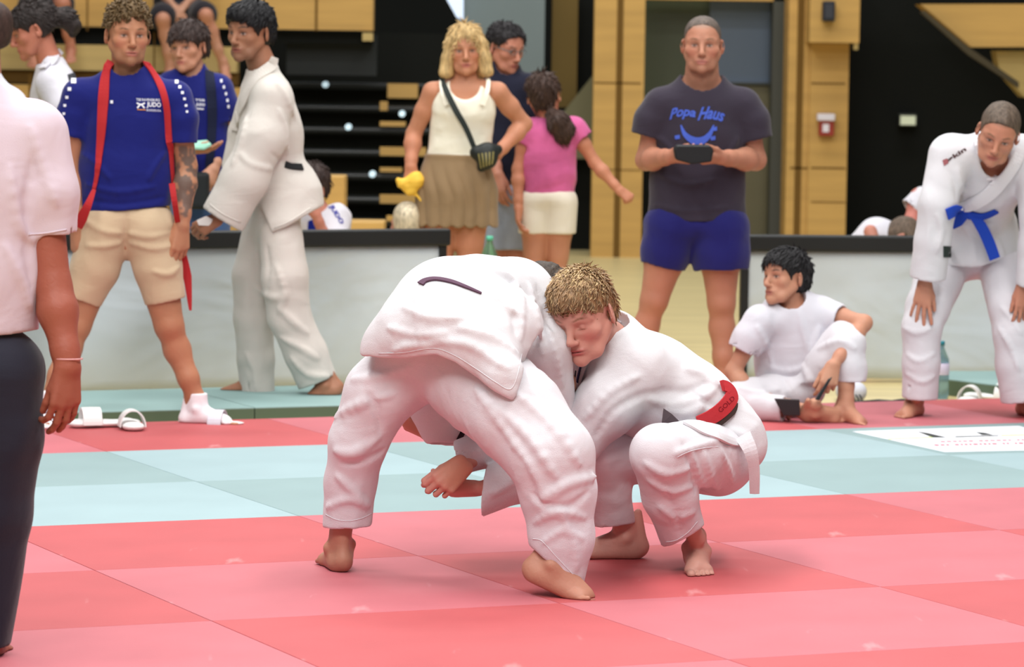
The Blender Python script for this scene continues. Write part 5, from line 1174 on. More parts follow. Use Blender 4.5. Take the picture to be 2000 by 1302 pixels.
legs_down(b, (P(862, 390), P(918, 390)), (P(862, 505), P(916, 505)), (P(862, 600), P(916, 600)), .98)
b.add(Cone(P(862, 420), P(862, 470), .082, .07), .02); b.add(Cone(P(917, 420), P(917, 475), .082, .068), .02)
skin_mesh('body', b, .005, skinm(), p, skin_paint((210, 144, 112), [head_paint(h, None, lip=(186, 100, 96), brow=(130, 96, 70), blush=(216, 128, 108), roots=(170, 140, 100), rootz=.085)]))
w = h.w; g = G(.02); R_ = h.R; g.add(Ell(w(0, -.016, .036), V(.086, .106, .090), R_))
for q in (-1, 1): g.chain([w(q*.072, .02, .03), w(q*.086, .02, -.04), w(q*.098, .025, -.105)], [.028, .033, .036], k=.02)
g.chain([w(0, -.06, 0), w(0, -.065, -.10)], [.085, .09], k=.03); g.cut(Pl(w(0, 0, -.135), R_@V(0, 0, -1)), .012); g.sub(Ell(w(0, .105, -.022), V(.058, .07, .092), R_), .008); g.sub(Cone(w(0, .02, -.1), w(0, .03, -.2), .055, .055), .01)
g.disp = strands(h, .004, 60, 31); hair_mesh(g, h, .005, hairm('hair_blonde_bob', (198, 168, 116)), p, 900, .045, .004, 0, .0, -.13, 1, -.014)
g = top_gar([P(896, 306, .02), P(900, 260, .02), P(905, 215, .0)], [.160, .138, .155], FR, .70, (P(870, 192, .02), P(948, 192, .02)), .03, [], None)
g.sub(Ell(P(908, 165, -.06), V(.075, .2, .075)), .01); g.disp = folds(.004, 9, V(1, 0, .2), 3, 111); skin_mesh('tank_top', g, .006, cloth('tank_cream', (238, 234, 216), .012, .85, .0006, 12), p)
for q in (-1, 1): free_ribbon('strap', [P(908+q*34, 205, -.105), P(908+q*43, 180, -.095), P(908+q*46, 160, -.045), P(908+q*44, 153, .0)], [.03, .022, .018, .018], MATS['tank_cream'], p, n=(0, -1, .3))
sk_ = G(.03); sk_.chain([P(893, 312, .02), P(890, 370, .02), P(888, 448, .02)], [.158, .182, .20], FR, .72); sk_.cut(Pl(P(888, 438), DN), .004); sk_.cut(Pl(P(893, 301), V(0, 0, 1)), .004)
def pleat(P_): return -.013*np.abs(np.sin(P_[:, 0]*52+3*vnoise(P_*4)))*np.clip((P(0, 300)[2]-P_[:, 2])/.15, 0, 1)
sk_.disp = pleat; skin_mesh('pleated_shorts', sk_, .005, cloth('brown_shorts', (140, 116, 86), .006, .85, .0006, 12), p)
g9 = G(.02); g9.add(b); 
free_ribbon('bag_strap', [P(862, 152, -.02), P(872, 178, -.10), P(890, 215, -.135), P(910, 250, -.14), P(926, 288, -.14)], [.022, .028, .028, .026, .024], mat('strap_black', (28, 36, 32), .6, .3), p, n=(0, -1, .2))
bg = G(.02); bg.add(Ell(P(952, 303, -.17), V(.052, .035, .062))); bg.add(Cone(P(930, 298, -.16), P(972, 292, -.14), .032, .024), .03); bg.add(Cone(P(950, 315, -.17), P(940, 328, -.16), .035, .02), .03)
bo = skin_mesh('waist_bag', bg, .005, mat('bag_black', (30, 34, 32), .5, .4), None); tag(bo, 'small dark hip bag with gold stripes worn across by the blonde woman', 'bag')
for k in range(5): sight_ribbon('gold_stripe', bg, [(935+k*7, 300-k), (938+k*6, 316-k), (940+k*5, 328-k*2)], 17.4, .006, .001, mat('bag_gold', (150, 140, 84), .4, .4), bo, 4, .002)
yb = G(.012); yb.add(Cone(P(785, 358, -.06), P(812, 352, -.05), .018, .034), .02); yb.add(Cone(P(812, 352, -.05), P(806, 372, -.06), .036, .022), .02); yb.add(Cone(P(808, 375, -.06), P(826, 396, -.06), .012, .006), .01); yb.add(Cone(P(778, 352, -.06), P(800, 372, -.06), .016, .018), .02); yb.disp = folds(.006, 16, None, 1, 4)
tag(skin_mesh('yellow_bag', yb, .0045, mat('yellow_cloth', (236, 190, 72), .6, .3), None), 'crumpled yellow bag in the right hand of the blonde woman', 'bag')

# man with glasses behind her
D = 19.0; P = lambda u, v, dd=0.: J(u, v, D+dd)
p = person('man with glasses in dark navy T-shirt and light denim shorts behind the blonde woman', down(P(985, 600), -.04))
h = head(P(988, 92, 0), fac(42, 16, 0), 1.02); b = G(.02); sh = (P(945, 172, .03), P(1035, 172, -.02)); nk = P(986, 140, .03); ch = P(990, 225, .02); pel = P(988, 370, .02)
core(b, pel, ch, sh, nk, V(.3, -1, 0), .125); b.add(Cone(nk, h.w(0, -.02, -.05), .062, .058), .02); b.add(h, .012)
arm(b, sh[0], P(955, 270, -.02), P(972, 340, -.14)); hand(b, P(972, 340, -.14), V(.1, -.2, -1), V(-.5, -.8, 0), V(.5, -.8, 0), 1, (.4, .4, .4, .4)); arm(b, sh[1], P(1042, 262, .0), P(1036, 330, -.1))
legs_down(b, (P(975, 400), P(1005, 400)), (P(972, 505), P(1008, 500)), (P(972, 600), P(1010, 600)), .95)
skin_mesh('body', b, .0055, skinm(), p, skin_paint((206, 140, 116), [head_paint(h, None, brow=(50, 40, 34), roots=(60, 48, 42), rootz=.075)]))
g = hair_cap(h, .009, line=.08, nape=-.05); g.disp = strands(h); hair_mesh(g, h, .0055, hairm('hair_glasses_man', (34, 30, 32)), p, 400, .022, .0045, .3, .25)
gl = MB()
for q in (-1, 1): gl.tube([h.w(q*.032+.021*math.cos(a), .094, .0+.014*math.sin(a)) for a in np.linspace(0, 2*math.pi, 15)], .0018, 5); gl.tube([h.w(q*.053, .094, .004), h.w(q*.076, .02, .004), h.w(q*.078, -.005, -.002)], .0018, 5)
gl.tube([h.w(-.011, .096, .004), h.w(.011, .096, .004)], .0018, 5); gl.build('glasses', mat('glasses_metal', (120, 124, 128), .3, .5, metal=.6), p, smooth=True)
g = top_gar([P(990, 355, .02), P(990, 290, .02), P(990, 215, .02)], [.155, .155, .165], V(.3, -1, 0), .72, sh, .065, [([sh[0], P(950, 210, .02), P(948, 245, .0)], [.075, .072, .068]), ([sh[1], P(1040, 215, -.02), P(1040, 245, -.02)], [.075, .07, .066])], (P(988, 134, .0), .064, V(.2, -.35, 1)))
g.disp = folds(.004, 6, V(.2, 0, 1), 2.5, 121); skin_mesh('t_shirt', g, .0075, cloth('tee_navy_dark', (26, 28, 46), .014, .85, .0006, 9), p)
g = G(.03); g.add(Ell(P(990, 375, .02), V(.16, .115, .09)), .03); g.chain([P(972, 390), P(975, 510)], [.10, .088]); g.chain([P(1008, 390), P(1003, 510)], [.10, .08]); g.cut(Pl(P(985, 487), DN), .004); g.disp = folds(.004, 8, V(.2, 0, 1), 2.5, 122)
skin_mesh('shorts', g, .0065, cloth('denim_light', (150, 162, 180), .012, .85, .0006, 9, noise=((9, 9, 4), .8, 1.15)), p)

# girl in pink seen from behind
D = 18.7; P = lambda u, v, dd=0.: J(u, v, D+dd)
p = person('girl in pink T-shirt and white shorts seen from behind, brown ponytail, arm stretched right', down(P(1070, 600), -.04))
h = head(P(1062, 186, 0), fac(172, 4, 6), .97); b = G(.02); sh = (P(1030, 255), P(1122, 252)); nk = P(1075, 232, 0); ch = P(1074, 290); pel = P(1070, 385)
core(b, pel, ch, sh, nk, V(0, 1, 0), .095, ); b.add(Cone(nk, h.w(0, -.02, -.05), .045, .044), .02); b.add(h, .012)
arm(b, sh[0], P(1012, 330, -.02), P(1012, 405, -.06), .78); hand(b, P(1012, 405, -.06), V(0, -.1, -1), V(-1, 0, 0), V(0, 1, 0), .8, (.4, .4, .4, .4)); arm(b, sh[1], P(1162, 318, 0), P(1210, 372, -.04), .78)
hand(b, P(1209, 371, -.04), V(.75, -.1, -.55), V(.3, -.8, .4), V(.4, .3, .6), .78, (1.3, 1.35, 1.4, 1.4), tcurl=.6)
legs_down(b, (P(1048, 400), P(1092, 400)), (P(1043, 520, -.02), P(1088, 525, 0)), (P(1040, 600), P(1086, 600)), .85, toes=V(0, 1, 0), back=V(0, -1, 0))
b.add(Cone(P(1043, 440), P(1043, 500), .055, .05), .02); b.add(Cone(P(1090, 440), P(1089, 500), .06, .052), .02)
skin_mesh('body', b, .0055, skinm(), p, skin_paint((206, 140, 110), [head_paint(h, None)]))
g = G(.02); g.add(Ell(h.w(0, -.014, .034), V(.084, .104, .088)*.97, h.R)); g.add(Ell(h.w(0, -.045, -.02), V(.06, .055, .06), h.R), .02); g.chain([P(1078, 222, -.08), P(1090, 238, -.10), P(1100, 258, -.09), P(1103, 272, -.08)], [.030, .052, .050, .026], k=.02); g.chain([P(1090, 235, -.1), P(1112, 248, -.09)], [.035, .024]); g.disp = strands(h, .004, 60, 8)
hair_mesh(g, h, .0055, hairm('hair_brown_ponytail', (66, 48, 40)), p, 700, .035, .005, 0, .0, -.3)
sk2 = G(.01); sk2.add(Ell(P(1078, 221, -.085), V(.022, .016, .018))); skin_mesh('hair_tie', sk2, .005, mat('hair_tie', (196, 110, 96)), p)
g = top_gar([P(1070, 385), P(1072, 330), P(1075, 275)], [.128, .128, .13], V(0, 1, 0), .74, sh, .05, [([sh[0], P(1022, 280)], [.06, .058]), ([sh[1], P(1138, 272)], [.06, .058])], None)
g.disp = folds(.005, 7, V(1, 0, .2), 2.5, 131); skin_mesh('t_shirt', g, .0065, cloth('tee_pink', (206, 98, 150), .014, .85, .0006, 9, noise=((7, 7, 7), .8, 1.1)), p)
g = G(.03); g.add(Ell(P(1070, 385), V(.132, .10, .07)), .03); g.chain([P(1048, 400), P(1044, 475)], [.088, .078]); g.chain([P(1092, 400), P(1092, 475)], [.09, .080]); g.cut(Pl(P(1070, 455), DN), .004); g.disp = folds(.004, 8, V(.2, 0, 1), 2.5, 132)
skin_mesh('shorts', g, .006, cloth('shorts_offwhite', (222, 214, 198), .01, .85, .0006, 9), p)

# woman in a white polo shirt, profile
D = 16.6; P = lambda u, v, dd=0.: J(u, v, D+dd)
p = person('woman in white polo shirt with dark ponytail, head lowered in profile to the left', gnd(100, 790)+V(0, 0, .0))
h = head(P(64, 56, 0), fac(-78, 22, 0), 1.02, jaw=.9); b = G(.02); sh = (P(105, 165, -.14), P(110, 160, .16)); nk = P(98, 122, .02); ch = P(110, 220, .02); pel = P(112, 390, .02); fr = V(-1, -.1, 0)
core(b, pel, ch, sh, nk, fr, .11); b.add(Cone(nk, h.w(0, -.02, -.05), .052, .05), .02); b.add(h, .012)
arm(b, sh[0], P(122, 290, -.2), P(120, 370, -.3), .95); hand(b, P(120, 370, -.3), V(-.3, -.3, -.9), V(.3, -.8, 0), V(-.6, -.4, 0), .9); leg(b, P(112, 430), P(110, 600), P(112, 745), .85); leg(b, P(112, 430, .15), P(112, 600, .2), P(115, 745, .2), .85)
foot(b, P(112, 748), V(-1, 0, 0), V(0, 0, 1), V(0, 1, 0), .9); foot(b, P(115, 748, .2), V(-1, 0, 0), V(0, 0, 1), V(0, 1, 0), .9)
skin_mesh('body', b, .005, skinm(), p, skin_paint((200, 128, 104), [head_paint(h, None, brow=(60, 44, 38), roots=(60, 44, 38), rootz=.08)]))
g = hair_cap(h, .012, line=.072, nape=-.03, side=-.02); g.chain([h.w(0, -.105, .02), h.w(0, -.15, -.01), h.w(0, -.165, -.05), h.w(0, -.15, -.085)], [.034, .042, .036, .015], k=.02); g.disp = strands(h, .004, 70, 6); hair_mesh(g, h, .005, hairm('hair_dark_ponytail', (44, 36, 34)), p, 600, .03, .004, -.8, .0, -.02)
q_ = G(.01); q_.add(Ell(h.w(.02, -.098, .045), .010)); skin_mesh('hair_bead', q_, .004, mat('bead', (210, 200, 230), .3, .5), p)
g = G(.03); g.chain([P(112, 380, .02), P(108, 290, .02), P(112, 215, .02)], [.115, .12, .125], fr, 1.0, k=.05); g.add(Cone(sh[0], sh[1], .07, .07), .05); g.add(Cone(P(108, 170, .02), P(100, 132, .02), .1, .066), .05); g.add(tube_gar([sh[0], P(130, 215, -.2), P(134, 262, -.22)], [.078, .08, .072], wall=.007), .03); g.sub(Cone(nk, h.w(0, -.01, -.08), .055, .07), .008); g.disp = folds(.004, 7, V(.2, 0, 1), 2.5, 141)
skin_mesh('polo_shirt', g, .0065, tw, p)
sight_ribbon('collar', g, [(122, 100), (108, 112), (92, 128), (84, 136)], 16, [.03, .05, .055, .05], .008, tw, p, 6, .004)
sight_patch('sleeve_patch', g, [(131, 146), (144, 142), (150, 156), (136, 164)], 16, mat('patch_black', (46, 46, 52), .6, .3), p)
g = G(.03); g.chain([P(112, 400), P(112, 600), P(112, 740)], [.11, .08, .06]); g.chain([P(112, 400, .15), P(112, 600, .2), P(114, 740, .2)], [.11, .08, .06]); skin_mesh('trousers', g, .009, nv, p)

# woman in blue T-shirt with cropped hair
D = 17.4; P = lambda u, v, dd=0.: J(u, v, D+dd)
p = person('woman with short dark hair in blue T-shirt and jeans, holding a mint green phone', down(J(385, 750, 17.4), -.04))
h = head(P(368, 90, 0), fac(-24, 5, -4), .97, jaw=.92); b = G(.02); sh = (P(335, 170), P(425, 175)); nk = P(378, 142, .02); ch = P(385, 225, .02); pel = P(395, 370, .02)
core(b, pel, ch, sh, nk, V(-.3, -1, 0), .12); b.add(Cone(nk, h.w(0, -.02, -.05), .05, .048), .02); b.add(h, .012)
arm(b, sh[1], P(436, 262, .02), P(418, 330, -.08), .9); hand(b, P(418, 330, -.08), V(-.3, -.5, -.8), V(.5, -.8, 0), V(-.6, -.6, 0), .9); arm(b, sh[0], P(345, 262), P(372, 295, -.24), .9); hand(b, P(374, 294, -.26), V(.9, -.3, .05), V(.1, -.2, -1), V(0, -1, .4), .9, (.2, .25, .3, .3))
leg(b, P(375, 420), P(378, 570), down(P(382, 700), .04), .85); leg(b, P(410, 420), P(412, 570), down(P(415, 700), .04), .85)
for u in (382, 415): foot(b, down(P(u, 700), .04), V(-.1, -1, 0), V(0, 0, 1), V(1 if u == 382 else -1, 0, 0), .9)
b.cut(Pl(V(0, 0, -.039), DN), .002)
skin_mesh('body', b, .005, skinm(), p, skin_paint((208, 150, 122), [head_paint(h, None, brow=(60, 46, 38), iris=(40, 32, 28), lip=(184, 104, 96), roots=(60, 44, 38), rootz=.075)]))
g = hair_cap(h, .016, line=.062, nape=-.05, side=-.022); g.disp = strands(h, .004, 60, 12); hair_mesh(g, h, .005, hairm('hair_pixie_brown', (56, 42, 38)), p, 600, .028, .0045, .5, .05)
g = top_gar([P(396, 345, .02), P(390, 290, .02), P(384, 215, .02)], [.145, .14, .15], V(-.3, -1, 0), .72, sh, .058, [([sh[0], P(335, 205), P(335, 235)], [.07, .068, .062]), ([sh[1], P(435, 205), P(437, 238)], [.07, .068, .060])], (P(374, 135, -.01), .062, V(-.2, -.4, 1)))
g.disp = folds(.004, 6, V(.2, 0, 1), 2.5, 151); skin_mesh('t_shirt', g, .0065, blue, p)
sight_text('shirt_lettering', 'JUDO', g, 383, 208, 400, 209, 7, 15.8, wh, p, .03); sight_text('shirt_lettering', 'TSB', g, 381, 197, 400, 198, 4, 15.8, wh, p, .02); sight_ribbon('shirt_emblem', g, [(384, 212), (398, 213)], 15.8, .006, .001, wh, p, 4, .002)
for u, v in ((432, 158), (437, 170), (441, 183), (444, 196), (446, 208)): sight_patch('sleeve_dot', g, [(u-2, v-3), (u+2, v-3), (u+2, v+3), (u-2, v+3)], 15.9, wh, p, .001, .001, 3)
sight_ribbon('bag_strap', g, [(408, 140), (412, 170), (414, 220), (412, 280), (408, 330)], 15.8, [.04, .045, .045, .04, .035], .004, mat('strap_navy', (22, 28, 52), .7, .2), p, 6, .003)
g = G(.03); g.add(Ell(P(394, 385, .02), V(.15, .115, .1)), .03); g.chain([P(376, 400), P(378, 570), P(382, 705)], [.10, .075, .06]); g.chain([P(410, 400), P(412, 570), P(415, 705)], [.10, .075, .06]); g.disp = folds(.004, 8, V(.2, 0, 1), 2.5, 152); skin_mesh('jeans', g, .007, cloth('denim_mid', (70, 96, 142), .012, .85, .0006, 9, noise=((9, 9, 4), .75, 1.2)), p)
tag(MB().prism([P(380, 279, -.30), P(404, 277, -.30), P(413, 285, -.36), P(398, 293, -.36), P(379, 292, -.34)], (0, .0, .01)).build('phone', mat('phone_mint', (150, 206, 182), .5, .4), bevel=.002), 'mint green phone held by the woman with cropped dark hair', 'phone')
hb = G(.02); hb.add(Box(P(385, 372, -.20), V(.055, .05, .085), None, .02)); tag(skin_mesh('shoulder_bag', hb, .007, mat('bag_dark', (34, 38, 40), .6, .3), None), 'dark shoulder bag at the hip of the woman with cropped dark hair', 'bag')

# dark-haired child resting the chin on a fist, behind the left barrier
D = 18.2; P = lambda u, v, dd=0.: J(u, v, D+dd)
p = person('dark-haired child in white and blue top behind the left barrier, chin on fist', down(P(630, 600), -.04))
h = head(P(604, 366, 0), fac(-38, 16, 8), .95); b = G(.02); nk = P(624, 415, .03); sh = (P(600, 432, .0), P(658, 425, .03)); 
core(b, down(P(640, 500, .1), .25), P(634, 470, .04), sh, nk, V(-.5, -1, 0), .10); b.add(Cone(nk, h.w(0, -.02, -.05), .045, .044), .02); b.add(h, .012)
arm(b, sh[1], P(640, 480, -.12), P(618, 420, -.16), .8); hand(b, P(618, 420, -.16), V(-.4, -.2, 1), V(.5, -.8, 0), V(-.8, -.3, 0), .85, (1., 1.1, 1.2, 1.2))
legs_down(b, (down(P(625, 500, .05), .27), down(P(655, 500, .05), .27)), (down(P(615, 500, -.35), .36), down(P(655, 500, -.35), .36)), (P(615, 600, -.4), P(655, 600, -.4)), .75)
skin_mesh('body', b, .0055, skinm(), p, skin_paint((206, 136, 116), [head_paint(h, None, brow=(60, 46, 38), roots=(60, 44, 38), rootz=.07)]))
g = hair_cap(h, .012, line=.055, nape=-.05, side=-.02, ears=False); g.add(Cone(h.w(-.045, .07, .065), h.w(-.05, .082, .02), .018, .008), .02); g.disp = strands(h, .004, 60, 42); hair_mesh(g, h, .005, hairm('hair_child_brown', (58, 44, 40)), p, 600, .03, .0045, .4, .04)
g = G(.03); g.chain([down(P(640, 500, .1), .2), P(634, 480, .05), P(634, 455, .04)], [.13, .125, .10], k=.05); g.add(Cone(sh[0], sh[1], .05, .055), .05); g.add(tube_gar([sh[1], P(656, 470, -.05), P(650, 490, -.08)], [.068, .06, .055]), .03); g.disp = folds(.004, 8, None, 1, 161); skin_mesh('jacket', g, .006, tw, p)
sight_text('sleeve_lettering', 'JUDO', g, 641, 404, 663, 440, 11, 17.6, mat('print_deep_blue', (48, 52, 150), .6, .2), p, .04)
sight_patch('blue_panel', g, [(602, 432), (618, 426), (616, 470), (600, 472)], 17.6, mat('panel_deep_blue', (24, 40, 140), .8, .2), p)
# bald-looking blond toddler seen from behind
D = 18.0; P = lambda u, v, dd=0.: J(u, v, D+dd)
p = person('toddler with very short blond hair seen from behind, just above the left barrier rail', down(P(795, 600), -.04))
h = head(P(796, 436, 0), fac(178, 0, 0), .92); b = G(.02); b.add(h); b.add(Cone(h.w(0, -.02, -.05), P(796, 480, .0), .045, .05), .02); core(b, down(P(796, 560), .22), P(796, 505), (P(770, 500), P(822, 500)), P(796, 480), FR, .09)
legs_down(b, (down(P(782, 560), .22), down(P(810, 560), .22)), (down(P(780, 560), .12), down(P(812, 560), .12)), (P(780, 600), P(812, 600)), .55, toes=V(0, 1, 0))
skin_mesh('body', b, .0055, skinm(), p, skin_paint((210, 150, 128), [head_paint(h, None)])); g = hair_cap(h, .003, line=.085, nape=-.06); g.disp = strands(h, .001); skin_mesh('hair', g, .005, hairm('hair_pale_fuzz', (206, 192, 164)), p)
g = top_gar([down(P(796, 560), .2), P(796, 520), P(796, 505)], [.115, .115, .11], FR, .8, (P(772, 502), P(820, 502)), .04, [([P(772, 502), P(764, 530)], [.05, .05]), ([P(820, 502), P(828, 530)], [.05, .05])], None); skin_mesh('t_shirt', g, .008, tw, p)

# children behind the right barrier
D = 18.6; P = lambda u, v, dd=0.: J(u, v, D+dd)
p = person('child in white shirt bent over behind the right barrier, only back and hair showing', down(P(1715, 600), -.04))
b = G(.02); h = head(P(1764, 470, .0), frame(V(.6, -.3, -.75), V(.6, .1, .6)), .95); b.add(h); b.add(Cone(h.c0, P(1735, 465, .02), .05, .05), .02); b.chain([P(1735, 480, .02), P(1690, 490, .03)], [.08, .09]); b.add(Cone(P(1700, 452, -.10), P(1712, 490, -.14), .034, .03), .01)
legs_down(b, (P(1680, 500), P(1700, 500)), (down(P(1690, 600, -.1), .22), down(P(1712, 600, -.1), .22)), (P(1675, 600, .1), P(1695, 600, .1)), .7)
skin_mesh('body', b, .0055, skinm(), p, skin_paint((204, 140, 120), [head_paint(h, None)])); g = hair_cap(h, .010); skin_mesh('hair', g, .0055, hairm('hair_child_ash', (92, 76, 62)), p)
g = G(.03); g.chain([P(1684, 492, .05), P(1712, 462, .05), P(1742, 470, .05)], [.10, .085, .08], k=.05); g.disp = folds(.004, 7, None, 1, 171); skin_mesh('t_shirt', g, .006, tw, p)
D = 18.9; P = lambda u, v, dd=0.: J(u, v, D+dd)
p = person('child in white shirt behind the bending judoka, only sleeve and upper arm showing', down(P(1825, 600), -.04))
b = G(.02); h = head(P(1850, 330, .1), fac(160, 20, 0), .95); b.add(h); core(b, P(1830, 500), P(1830, 410), (P(1796, 385), P(1866, 385)), P(1832, 365), FR, .10); b.add(Cone(P(1832, 365), h.c0, .045, .045)); arm(b, P(1796, 385), P(1780, 430, -.05), P(1785, 480, -.1), .95)
legs_down(b, (P(1815, 500), P(1845, 500)), (down(P(1815, 600), .3), down(P(1845, 600), .3)), (P(1815, 600), P(1845, 600)), .8)
skin_mesh('body', b, .006, skinm(), p, skin_paint((206, 130, 116), [head_paint(h, None)])); g = hair_cap(h, .01); skin_mesh('hair', g, .007, MATS['hair_child_ash'], p)
g = top_gar([P(1830, 500), P(1830, 450), P(1830, 410)], [.12, .12, .12], FR, .75, (P(1800, 388), P(1862, 388)), .045, [([P(1800, 388), P(1778, 408, -.02)], [.055, .06])], None); skin_mesh('t_shirt', g, .007, tw, p)

# spectators sitting up on the stand edge: only their legs hang into the picture
D = 26.3; P = lambda u, v, dd=0.: J(u, v, D+dd)
p = person('spectator in dark shorts sitting on the stand edge above the cropped-haired woman', P(345, 66, .0)); b = G(.02)
b.chain([P(345, 30, .35), P(350, -60, .35), P(352, -120, .3)], [.14, .13, .13], k=.04); b.add(head(P(352, -190, .25), fac(10, 10, 0))); b.add(Cone(P(352, -130, .3), P(352, -170, .27), .06, .055), .02)
leg(b, P(370, 30, .3), P(402, 30, -.25), P(436, 125, -.2), .9, V(0, .5, 0)); leg(b, P(330, 30, .3), P(318, 38, -.25), P(332, 130, -.2), .9, V(0, .5, 0)); foot(b, P(438, 128, -.2), V(.2, -1, -.3), V(0, -.2, 1), V(-1, 0, 0), .9); foot(b, P(332, 133, -.2), V(0, -1, -.3), V(0, -.2, 1), V(1, 0, 0), .9)
arm(b, P(392, -90, .3), P(402, -30, .1), P(362, 10, -.1), .95); arm(b, P(310, -90, .3), P(302, -30, .1), P(338, 12, -.1), .95); hand(b, P(362, 10, -.1), V(-.5, -.6, -.5), V(0, -.5, 1), V(-1, 0, 0), .95); hand(b, P(338, 12, -.1), V(.5, -.6, -.5), V(0, -.5, 1), V(1, 0, 0), .95)
skin_mesh('body', b, .007, skinm(), p, skin_paint((196, 140, 112)))
g = G(.04); g.add(Ell(P(348, 30, .3), V(.2, .18, .11))); g.chain([P(370, 30, .25), P(398, 28, -.16)], [.115, .095]); g.chain([P(330, 30, .25), P(318, 34, -.16)], [.115, .095]); g.disp = folds(.006, 6, None, 1, 181); skin_mesh('shorts', g, .008, cloth('shorts_black', (32, 28, 34), .012, .85, .0006, 9), p)
g = G(.04); g.chain([P(346, 0, .33), P(350, -60, .35), P(352, -110, .3)], [.17, .16, .15], k=.05); skin_mesh('shirt', g, .009, MATS['tee_navy_dark'], p)
p = person('spectator with bare legs sitting on the stand edge above the ponytailed woman', P(115, 64, .0)); b = G(.02)
b.chain([P(90, 10, .35), P(85, -60, .35), P(84, -120, .3)], [.14, .13, .13], k=.04); b.add(head(P(84, -190, .25), fac(10, 10, 0))); b.add(Cone(P(84, -130, .3), P(84, -170, .27), .06, .055), .02)
leg(b, P(110, 10, .3), P(122, 8, -.25), P(138, 90, -.2), 1.0, V(0, .5, 0)); leg(b, P(70, 10, .3), P(60, 12, -.25), P(66, 100, -.2), 1.0, V(0, .5, 0)); foot(b, P(138, 95, -.2), V(.1, -1, -.3), V(0, -.2, 1), V(-1, 0, 0), .9); foot(b, P(66, 104, -.2), V(0, -1, -.3), V(0, -.2, 1), V(1, 0, 0), .9)
skin_mesh('body', b, .007, skinm(), p, skin_paint((188, 124, 98)))
g = G(.04); g.add(Ell(P(90, 12, .3), V(.2, .18, .11))); g.chain([P(110, 10, .25), P(118, 6, -.05)], [.115, .10]); g.chain([P(70, 10, .25), P(64, 8, -.05)], [.115, .10]); skin_mesh('shorts', g, .009, MATS['shorts_black'], p)

# ---- small things
def bottle(c, H_, r, label, tint, cap, water=.6, lab=None):
    t = thing('water_bottle', tuple(c), label, 'bottle')
    pr = [(r*.8, 0), (r, .012), (r, H_*.25), (r*.93, H_*.30), (r, H_*.35), (r, H_*.62), (r*.94, H_*.70), (r*.5, H_*.85), (r*.36, H_*.9), (r*.36, H_*.94)]
    MB().lathe(c, pr).build('plastic', mat('bottle_'+label[:6], tint, .12, .5, trans=.75, ior=1.2), t, smooth=True)
    MB().lathe(c+V(0, 0, H_*.93), [(r*.42, 0), (r*.42, H_*.07), (r*.36, H_*.075)]).build('cap', mat('cap_'+label[:6], cap, .4, .4), t, smooth=True)
    if lab: MB().lathe(c+V(0, 0, H_*.42), [(r*1.01, 0), (r*1.02, .001), (r*1.02, H_*.2), (r*1.01, H_*.201)]).build('label', mat('label_'+label[:6], lab, .5, .3), t, smooth=True)
c = gnd(1842, 783, -.04); c[1] += .12; bottle(c, .26, .038, 'clear blue water bottle with teal cap behind the mat edge, between the bending judoka\'s legs', (150, 186, 200), (40, 130, 146), lab=(206, 200, 220))
t = thing('folding_stool', tuple(down(J(955, 600, 17.75), -.04)), 'dark low stool carrying the green bottle beside the blonde woman', 'stool')
c0 = down(J(955, 560, 17.75), .33); MB().box(c0-V(.10, .10, .02), c0+V(.10, .10, 0)).build('seat', m_black, t, bevel=.008)
for sx in (-1, 1):
    for sy in (-1, 1): MB().box(c0+V(sx*.08-.01, sy*.08-.01, -.37), c0+V(sx*.08+.01, sy*.08+.01, -.02)).build('leg', m_black, t)
bottle(c0+V(0, 0, 0), .29, .040, 'green tinted water bottle standing behind the blonde woman\'s leg', (130, 176, 150), (96, 190, 160))
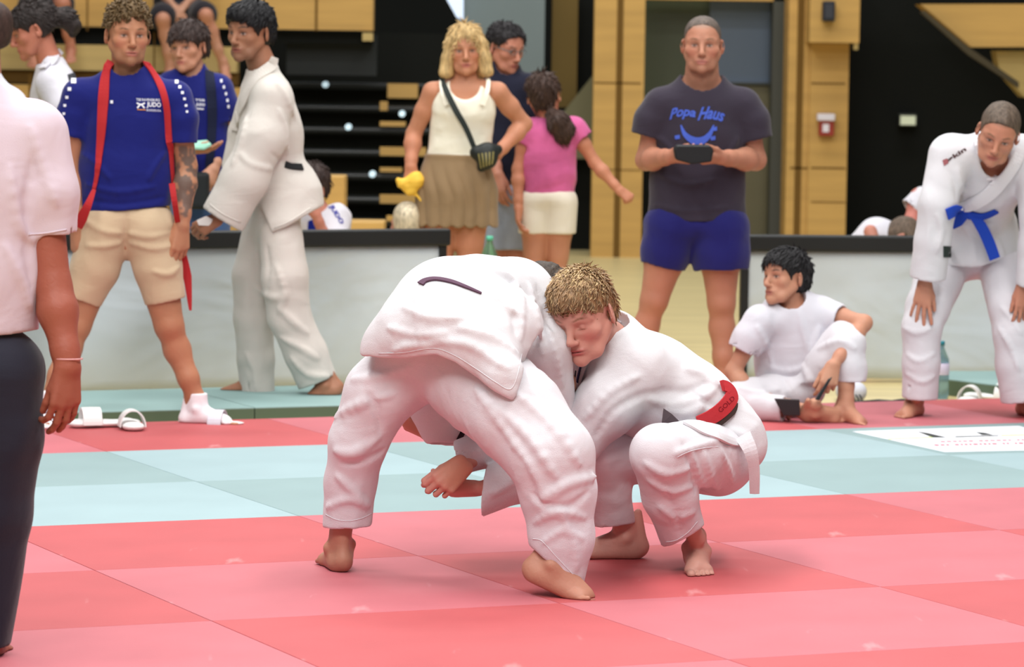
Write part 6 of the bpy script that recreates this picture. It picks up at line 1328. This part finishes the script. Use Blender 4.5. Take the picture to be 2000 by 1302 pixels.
# white slides and a curled belt at the left, shoes at the right
wsl = mat('slide_white', (232, 232, 230), .5, .4)
def slide(c, ty, label, txt=None):
    ty = nrm(ty); x = np.cross(ty, V(0, 0, 1)); t = thing('slide_sandal', tuple(c), label, 'sandal'); g = G(.01); w = lambda a, b, h_: c+x*a+ty*b+V(0, 0, h_)
    g.chain([w(0, -.11, .016), w(0, 0, .016), w(0, .10, .016)], [.036, .034, .044], V(0, 0, 1), .4); g.cut(Pl(c+V(0, 0, .001), DN), .002); skin_mesh('sole', g, .0045, wsl, t)
    arc = np.array([w(.047*math.cos(a), .055, .012+.062*math.sin(a)) for a in np.linspace(0, math.pi, 16)]); ribbon('strap', arc, [nrm(q-w(0, .055, .012)) for q in arc], .075, .005, wsl, t); return t
zf = -.038
slide(gnd(205, 832, .001)+V(0, -.03, 0), V(-.9, -.3, 0), 'white slide sandal with dark print lying left of the curled white one')
slide(gnd(258, 831, .001)+V(0, -.09, 0), V(.25, -1, 0), 'white slide sandal standing open towards the camera, right one of the pair on the left')
slide(gnd(1905, 790, zf)+V(0, .14, 0), V(-.3, -1, 0), 'white slide sandal behind the bending judoka, next to the water bottle')
slide(gnd(1950, 788, zf)+V(0, .16, 0), V(.9, -.5, 0), 'white slide sandal lying at the right leg of the bending judoka')
sh_ = thing('striped_shoe', tuple(gnd(1672, 795, -.04)), 'pale shoe with dark stripes just behind the seated boy\'s bare foot', 'shoe'); c = gnd(1672, 795, -.04)+V(0, .25, 0); g = G(.02); g.chain([c+V(-.02, 0, .05), c+V(.02, -.05, .05)], [.05, .045]); g.chain([c+V(.0, .0, .05), c+V(-.03, .12, .035)], [.05, .03]); g.cut(Pl(c+V(0, 0, .001), DN), .002); skin_mesh('upper', g, .005, mat('shoe_pale', (206, 210, 222), .6, .3), sh_)
for k in range(3): sight_ribbon('stripe', g, [(1664+k*7, 770), (1668+k*7, 776), (1670+k*7, 783)], 15.8, .006, .001, mat('stripe_slate', (80, 92, 112)), sh_, 4, .001)
MB().tube([gnd(u, v, -.03)+V(0, .1, 0) for u, v in ((1675, 790), (1700, 789), (1720, 787), (1745, 789), (1765, 786), (1800, 788))], .009, 8).build('cable', m_black, smooth=True); tag(bpy.data.objects['cable'], 'black cable lying along the back edge of the red mats on the right', 'cable')
